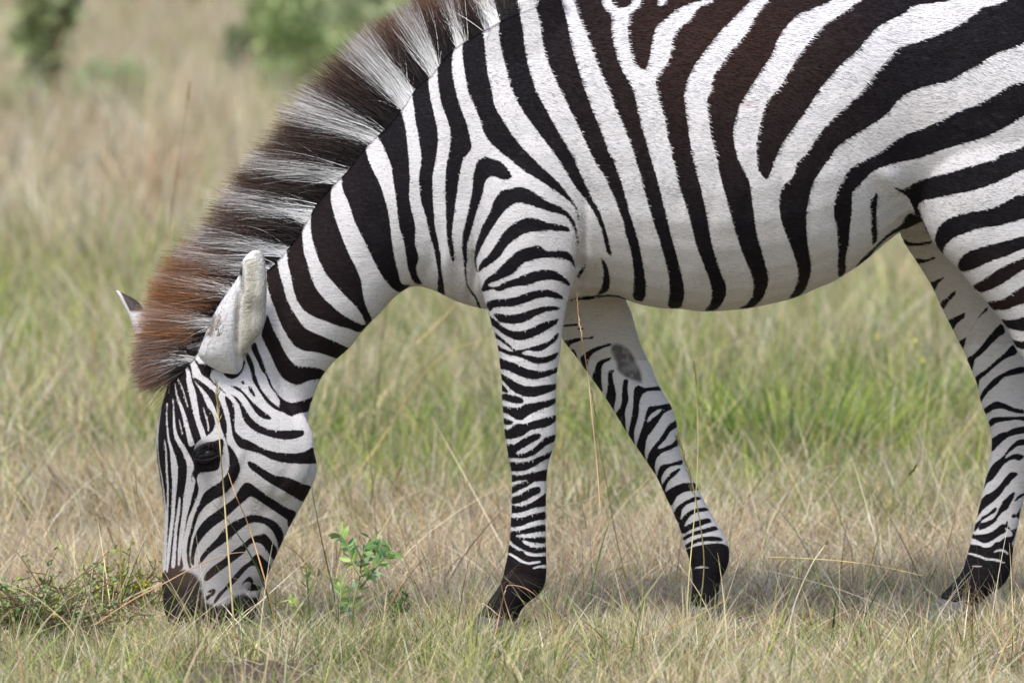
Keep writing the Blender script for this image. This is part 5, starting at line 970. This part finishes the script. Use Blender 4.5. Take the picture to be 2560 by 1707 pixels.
# groove between the back of the ear and the folded edge
gx = np.interp(ly, [150, 460, 600, 900, 1100, 1200], [1100, 1112, 1085, 1068, 1080, 1100])
gr = np.exp(-((lx - gx) / 26) ** 2) * np.clip((ly - 120) / 200, 0, 1) * (Ne[:, 1] < 0)
Ve = Ve + Ne * (-.007 * gr)[:, None]
op = np.exp(-((lx - (gx + 95)) / 60) ** 2) * np.clip((ly - 150) / 250, 0, 1) * np.clip((1050 - ly) / 200, 0, 1) * (Ne[:, 1] < 0)
Ve = Ve + Ne * (-.006 * op)[:, None]
def ear_mat(name):
    m, t, b = new_mat(name); a = t.nodes.new('ShaderNodeAttribute'); a.attribute_name = 'col'; g = t.nodes.new('ShaderNodeNewGeometry')
    n = t.nodes.new('ShaderNodeTexNoise'); n.inputs['Scale'].default_value = 1; n.inputs['Detail'].default_value = 3; mp = t.nodes.new('ShaderNodeMapping'); mp.inputs['Scale'].default_value = (60, 200, 380); mp.inputs['Rotation'].default_value = (0, -.25, 0)
    t.links.new(g.outputs['Position'], mp.inputs[0]); t.links.new(mp.outputs[0], n.inputs['Vector'])
    r = t.nodes.new('ShaderNodeValToRGB'); r.color_ramp.elements[0].position = .3; r.color_ramp.elements[0].color = (.66, .63, .58, 1); r.color_ramp.elements[1].position = .5; r.color_ramp.elements[1].color = (1, 1, 1, 1)
    t.links.new(n.outputs[0], r.inputs[0]); mx = t.nodes.new('ShaderNodeMixRGB'); mx.blend_type = 'MULTIPLY'; mx.inputs[0].default_value = .75
    t.links.new(a.outputs['Color'], mx.inputs[1]); t.links.new(r.outputs[0], mx.inputs[2]); t.links.new(mx.outputs[0], b.inputs['Base Color']); b.inputs['Roughness'].default_value = .7
    bp = t.nodes.new('ShaderNodeBump'); bp.inputs['Strength'].default_value = .5; bp.inputs['Distance'].default_value = .002; t.links.new(n.outputs[0], bp.inputs['Height']); t.links.new(bp.outputs[0], b.inputs['Normal'])
    return m
EM = ear_mat('ear_fur')
def ear_cols(lx, ly):
    c = np.tile(np.array([.60, .605, .63]), (len(lx), 1))
    def bl(w, col):
        nonlocal c
        w = np.clip(w, 0, 1)[:, None]; c = c * (1 - w) + np.array(col) * w
    bl(np.clip((lx - gx) / 60, 0, 1) * np.clip((ly - 200) / 200, 0, 1) * .75 * np.clip((1100 - ly) / 200, 0, 1), (.33, .31, .245))       # creamy inner hair, with shade of the hollow painted in
    n = vnoise(lx / 40, ly / 62, 61) * .6 + vnoise(lx / 18, ly / 30, 62) * .4
    bl(np.exp(-((lx - 850) / 75) ** 2 - ((ly - 770) / 95) ** 2) * np.clip((n - .38) * 5, 0, 1), (.12, .09, .065))       # brown smudge
    bl(np.exp(-((lx - 765) / 22) ** 2 - ((ly - 860) / 45) ** 2) * 1.2, (.03, .025, .025))
    bl(np.exp(-((lx - np.interp(ly, [80, 200, 330, 460, 480], [1145, 1104, 1096, 1104, 1100])) / 11) ** 2) * np.clip((ly - 130) / 60, 0, 1) * np.clip((480 - ly) / 40, 0, 1), (.03, .03, .035))
    bl(np.clip((lx - 1338) / 6, 0, 1) * .8 * (ly > 420), (.05, .05, .055))
    return c
mesh_np('ear', Ve, Fe, EM, ear_cols(lx, ly), zebra)
# fringe of pale hair along the fold and the rim of the ear
def ear_hair(k, cond, base_col, L, dirf):
    ids = np.where(cond)[0]; ids = ids[rng.integers(0, len(ids), k)]; P = Ve[ids] + Ne[ids] * .0005
    D = dirf(ids) + rng.normal(0, .28, (k, 3)); D = D - Ne[ids] * np.sum(D * Ne[ids], 1, keepdims=True) * .75
    Vh, Fh, Th, Bh = ribbons(P, D, L * rng.uniform(.5, 1.2, k), np.full(k, .0011), rng.uniform(0, .3, k), side=np.cross(D, Ne[ids]), seg=3)
    return Vh, Fh, (np.array(base_col) * rng.uniform(.65, 1.15, (k, 1)))[Bh]
H1 = ear_hair(2600, (np.abs(lx - (gx + 60)) < 75) & (ly > 190) & (ly < 1080) & (Ne[:, 1] < 0), (.66, .64, .56), .016, lambda q: np.tile(np.array([.9, -.25, .35]), (len(q), 1)))
H2 = ear_hair(1500, (lx > 1225) & (ly > 120) & (ly < 1000), (.66, .65, .62), .010, lambda q: np.tile(np.array([.35, -.2, .8]), (len(q), 1)))
H3 = ear_hair(500, (lx < gx) & (ly > 200) & (ly < 1200) & (Ne[:, 1] < 0), (.68, .68, .70), .012, lambda q: np.tile(np.array([.25, -.1, .9]), (len(q), 1)))
H4 = ear_hair(160, (np.abs(lx - 850) < 70) & (np.abs(ly - 790) < 100) & (Ne[:, 1] < 0), (.26, .21, .17), .010, lambda q: np.tile(np.array([.35, -.1, .9]), (len(q), 1)))
EH = col_mat('ear_hair', .6, .3, .25); o_ = 0; VV, FF_, CC = [], [], []
for q in (H1, H2, H3, H4): VV.append(q[0]); FF_.append(q[1] + o_); CC.append(q[2]); o_ += len(q[0])
mesh_np('ear_hair', np.vstack(VV), np.vstack(FF_), EH, np.vstack(CC), zebra)
# far ear, turned away behind the forelock
fe = [(338, 835, 405, 850, .020, .075), (322, 790, 372, 790, .020, .085), (305, 757, 343, 752, .013, .092), (294, 735, 312, 735, .007, .096), (287, 726, 294, 725, .003, .098)]
Ve, Fe, Ne = remeshed([loft(fe, 5, 20)], .0030, 2, 1)
ux, uy = side_uv(Ve); el = np.interp(uy, [725, 735, 757, 790, 835], [288, 294, 305, 322, 338])
w_ = np.clip((ux - el - 7) / 4, 0, 1)[:, None] * np.clip((785 - uy) / 10, 0, 1)[:, None]; w2 = np.clip((uy - 728) / 4, 0, 1)[:, None]
mesh_np('ear', Ve, Fe, EM, np.array([.55, .55, .57]) * (1 - w_ * w2) + np.array([.035, .022, .018]) * w_ * w2, zebra)
# ---------------------------------------------------------------- mane
MR = np.array([(1345, -5, 1335, -75), (1240, 40, 1210, -75), (1134, 103, 1088, -60), (1095, 140, 1030, -15), (1068, 174, 975, 22), (1028, 207, 915, 60), (995, 256, 848, 108), (946, 313, 762, 205), (916, 343, 700, 268), (880, 385, 652, 345), (850, 425, 618, 400),
               (800, 475, 582, 440), (765, 520, 553, 480), (735, 575, 512, 535), (707, 612, 480, 585), (670, 655, 438, 625), (620, 700, 400, 668), (575, 750, 370, 708), (540, 795, 345, 758), (510, 835, 326, 825), (488, 868, 322, 880), (468, 898, 322, 930), (440, 935, 332, 972)], float)
WH = np.array([(1134, 103, 26), (1068, 174, 22), (1010, 238, 36), (930, 328, 36), (850, 422, 34), (765, 520, 28), (707, 612, 22), (648, 672, 22), (592, 735, 15), (530, 808, 15), (494, 858, 10), (464, 905, 8)], float)
n = 76000
RC = crom(MR, 12); wgt = np.linalg.norm(np.diff(RC[:, :2], axis=0), axis=1); cum = np.concatenate([[0], np.cumsum(wgt)]); cum /= cum[-1]
s = rng.uniform(0, 1, n); R4 = np.stack([np.interp(s, cum, RC[:, k]) for k in range(4)], 1)
dist = np.hypot(R4[:, None, 0] - WH[None, :, 0], R4[:, None, 1] - WH[None, :, 1]) - WH[None, :, 2]
wd = dist.min(1); isw = (wd + rng.normal(0, 4.5, n)) < np.where(rng.uniform(0, 1, n) < .05, 14, 0)
q_ = R4[:, :2] - (R4[:, 2:] - R4[:, :2]) / np.linalg.norm(R4[:, 2:] - R4[:, :2], axis=1, keepdims=True) * rng.uniform(4, 16, (n, 1))
isw = np.where(R4[:, 1] < 640, (sample(sN, q_[:, 0], q_[:, 1]) + rng.normal(0, 2.5, n)) < 1.5, isw)
lay = rng.uniform(-1, 1, n)                              # across the thickness of the crest
Yr = lay * .017; side_ = rng.uniform(0, 1, n) < .62; inn = (rng.uniform(0, 1, n) ** 1.6 * 26 + 2) * side_
out = (R4[:, 2:] - R4[:, :2]); ln = np.linalg.norm(out, axis=1, keepdims=True); dirn = out / ln
# roots start a little inside the neck, nearer hairs lower on the side
rootpx = R4[:, :2] - dirn * (6 + rng.uniform(0, 14, n))[:, None] + dirn * (rng.uniform(0, 1, n)[:, None] ** 2) * 28 * (np.abs(lay)[:, None] < .7)
rootpx = np.where(side_[:, None], R4[:, :2] + dirn * (8 - inn)[:, None], rootpx); Yr = np.where(side_, np.minimum(hide_y(rootpx[:, 0], rootpx[:, 1]) - .0015, -.016), Yr)
Pr = at(0, 0, 0) * 0 + np.zeros((n, 3)); Pt = np.zeros((n, 3))
def at_many(P2, Y):
    d = fw * FPX + rt * (P2[:, :1] - 1280.0) + up * (853.5 - P2[:, 1:2]); t = (Y - Cc[1]) / d[:, 1]
    return Cc + d * t[:, None]
lenf = rng.uniform(.62, 1.0, n) * np.where(rng.uniform(0, 1, n) < .12, rng.uniform(.45, .9, n), 1)
clump = (vnoise(s * 260, lay * 2 + 5, 71) - .5); clump2 = (vnoise(s * 800, lay * 3 + 5, 72) - .5)
swing = clump * 38 + clump2 * 22 + rng.normal(0, 11, n) + np.where(rng.uniform(0, 1, n) < .06, rng.normal(0, 28, n), 0)
perp = np.stack([-dirn[:, 1], dirn[:, 0]], 1)
lenf = np.where(side_, lenf * rng.uniform(.35, 1.0, n), lenf)
tippx = R4[:, :2] + out * (lenf * (1 + clump * .16))[:, None] + perp * swing[:, None]
Pr = at_many(rootpx, Yr); Pt = at_many(tippx, np.where(side_, Yr * .55 - .016, Yr * 1.7) + rng.normal(0, .006, n))
seg = 6; ts = np.linspace(0, 1, seg + 1); arch = at_many(rootpx + np.array([0, -1.0]), Yr) - Pr
paths = np.zeros((n, seg + 1, 3)); wob = rng.normal(0, .0025, (n, 3))
for k, tt_ in enumerate(ts): paths[:, k] = Pr * (1 - tt_) + Pt * tt_ + arch * (math.sin(math.pi * tt_) * (5 + clump * 16))[:, None] + wob * math.sin(math.pi * tt_)
# three-sided hairs
T = Pt - Pr; T /= np.linalg.norm(T, axis=1, keepdims=True); Aa = np.cross(T, np.array([0, 1.0, 0])); Aa /= np.linalg.norm(Aa, axis=1, keepdims=True); Bb = np.cross(T, Aa)
wh = rng.uniform(.00032, .00065, n); HV = np.zeros((n, seg + 1, 2, 3)); roll = rng.normal(0, .5, n)
Sd = Aa * np.cos(roll)[:, None] + Bb * np.sin(roll)[:, None]
for k, tt_ in enumerate(ts):
    r_ = wh * (1 - .75 * tt_ ** 1.5)
    HV[:, k, 0] = paths[:, k] - Sd * r_[:, None]; HV[:, k, 1] = paths[:, k] + Sd * r_[:, None]
ii = np.arange(n * (seg + 1) * 2).reshape(n, seg + 1, 2)
HF = np.stack([ii[:, :-1, 0], ii[:, :-1, 1], ii[:, 1:, 1], ii[:, 1:, 0]], -1).reshape(-1, 4)
ct = ts[None, :, None]
wc = np.array([.86, .865, .875]); bc = np.array([.0085, .0068, .0072]); rc = np.array([.215, .115, .075]); gc = np.array([.16, .13, .12])
# rust grows from the tips, strongest over the poll and forelock
sy = R4[:, 1]; rustlen = np.interp(sy, [-20, 100, 300, 500, 650, 780, 860, 940], [.55, .32, .13, .13, .20, .58, .50, .44]) + rng.normal(0, .08, n)
bcol = np.where(isw[:, None], wc * rng.uniform(.75, 1.1, (n, 1)), bc * rng.uniform(.6, 1.9, (n, 1)))
mid = np.where(isw[:, None], wc * np.where(rng.uniform(0, 1, (n, 1)) < .30, rng.uniform(.06, .45, (n, 1)), rng.uniform(.6, .95, (n, 1))), bc * rng.uniform(.9, 3.6, (n, 1)) * np.array([1.2, .92, .85]) + np.where(rng.uniform(0, 1, (n, 1)) < .10, .08, 0))
f1 = np.clip(ct / .6, 0, 1)
col = bcol[:, None, :] * (1 - f1) + mid[:, None, :] * f1
f2 = np.clip((ct - (1 - rustlen[:, None, None])) / .22, 0, 1) * np.where(isw, .75, .9)[:, None, None]
rc = np.where(((sy > 640) & (sy < 850))[:, None], np.array([.29, .135, .062]), np.array([.21, .120, .085])); rcol = (rc * rng.uniform(.55, 1.35, (n, 1)) + rng.normal(0, .01, (n, 1)))[:, None, :]
col = np.clip(col * (1 - f2) + rcol * f2, .004, 1)
HC_ = np.repeat(col[:, :, None, :], 2, axis=2).reshape(-1, 3)
MM = col_mat('mane_hair', .6, .15, .2)
mesh_np('mane', HV.reshape(-1, 3), HF, MM, HC_, zebra)
# ---------------------------------------------------------------- tail (hangs behind, outside the picture)
tp = [(2762, 250), (2800, 300), (2815, 420), (2812, 560), (2808, 700)]
Q = crom(np.array([at(x, y, 0) for x, y in tp]), 6); Vt, Ft = tubes_np([Q], [np.linspace(.035, .014, len(Q))], 14)
tx, ty = side_uv(Vt); mesh_np('tail', Vt, Ft, COAT, None, zebra, attrs=dict(stripe=np.sin(ty / 9.0) * 6, brown=ty * 0, dust=ty * 0, patch=ty * 0, scar=ty * 0, soft=ty * 0, umber=ty * 0, grey=ty * 0, ruff=ty * 0 + 1))
k = 1500; base = Q[rng.integers(len(Q) - 9, len(Q), k)]; d = rng.normal(0, .10, (k, 3)) + np.array([0, 0, -1.0])
Vt, Ft, _, B = ribbons(base, d, rng.uniform(.2, .45, k), np.full(k, .002), rng.uniform(0, .15, k), seg=4); mesh_np('tail_tuft', Vt, Ft, MM, np.tile(bc, (len(Vt), 1)), zebra)
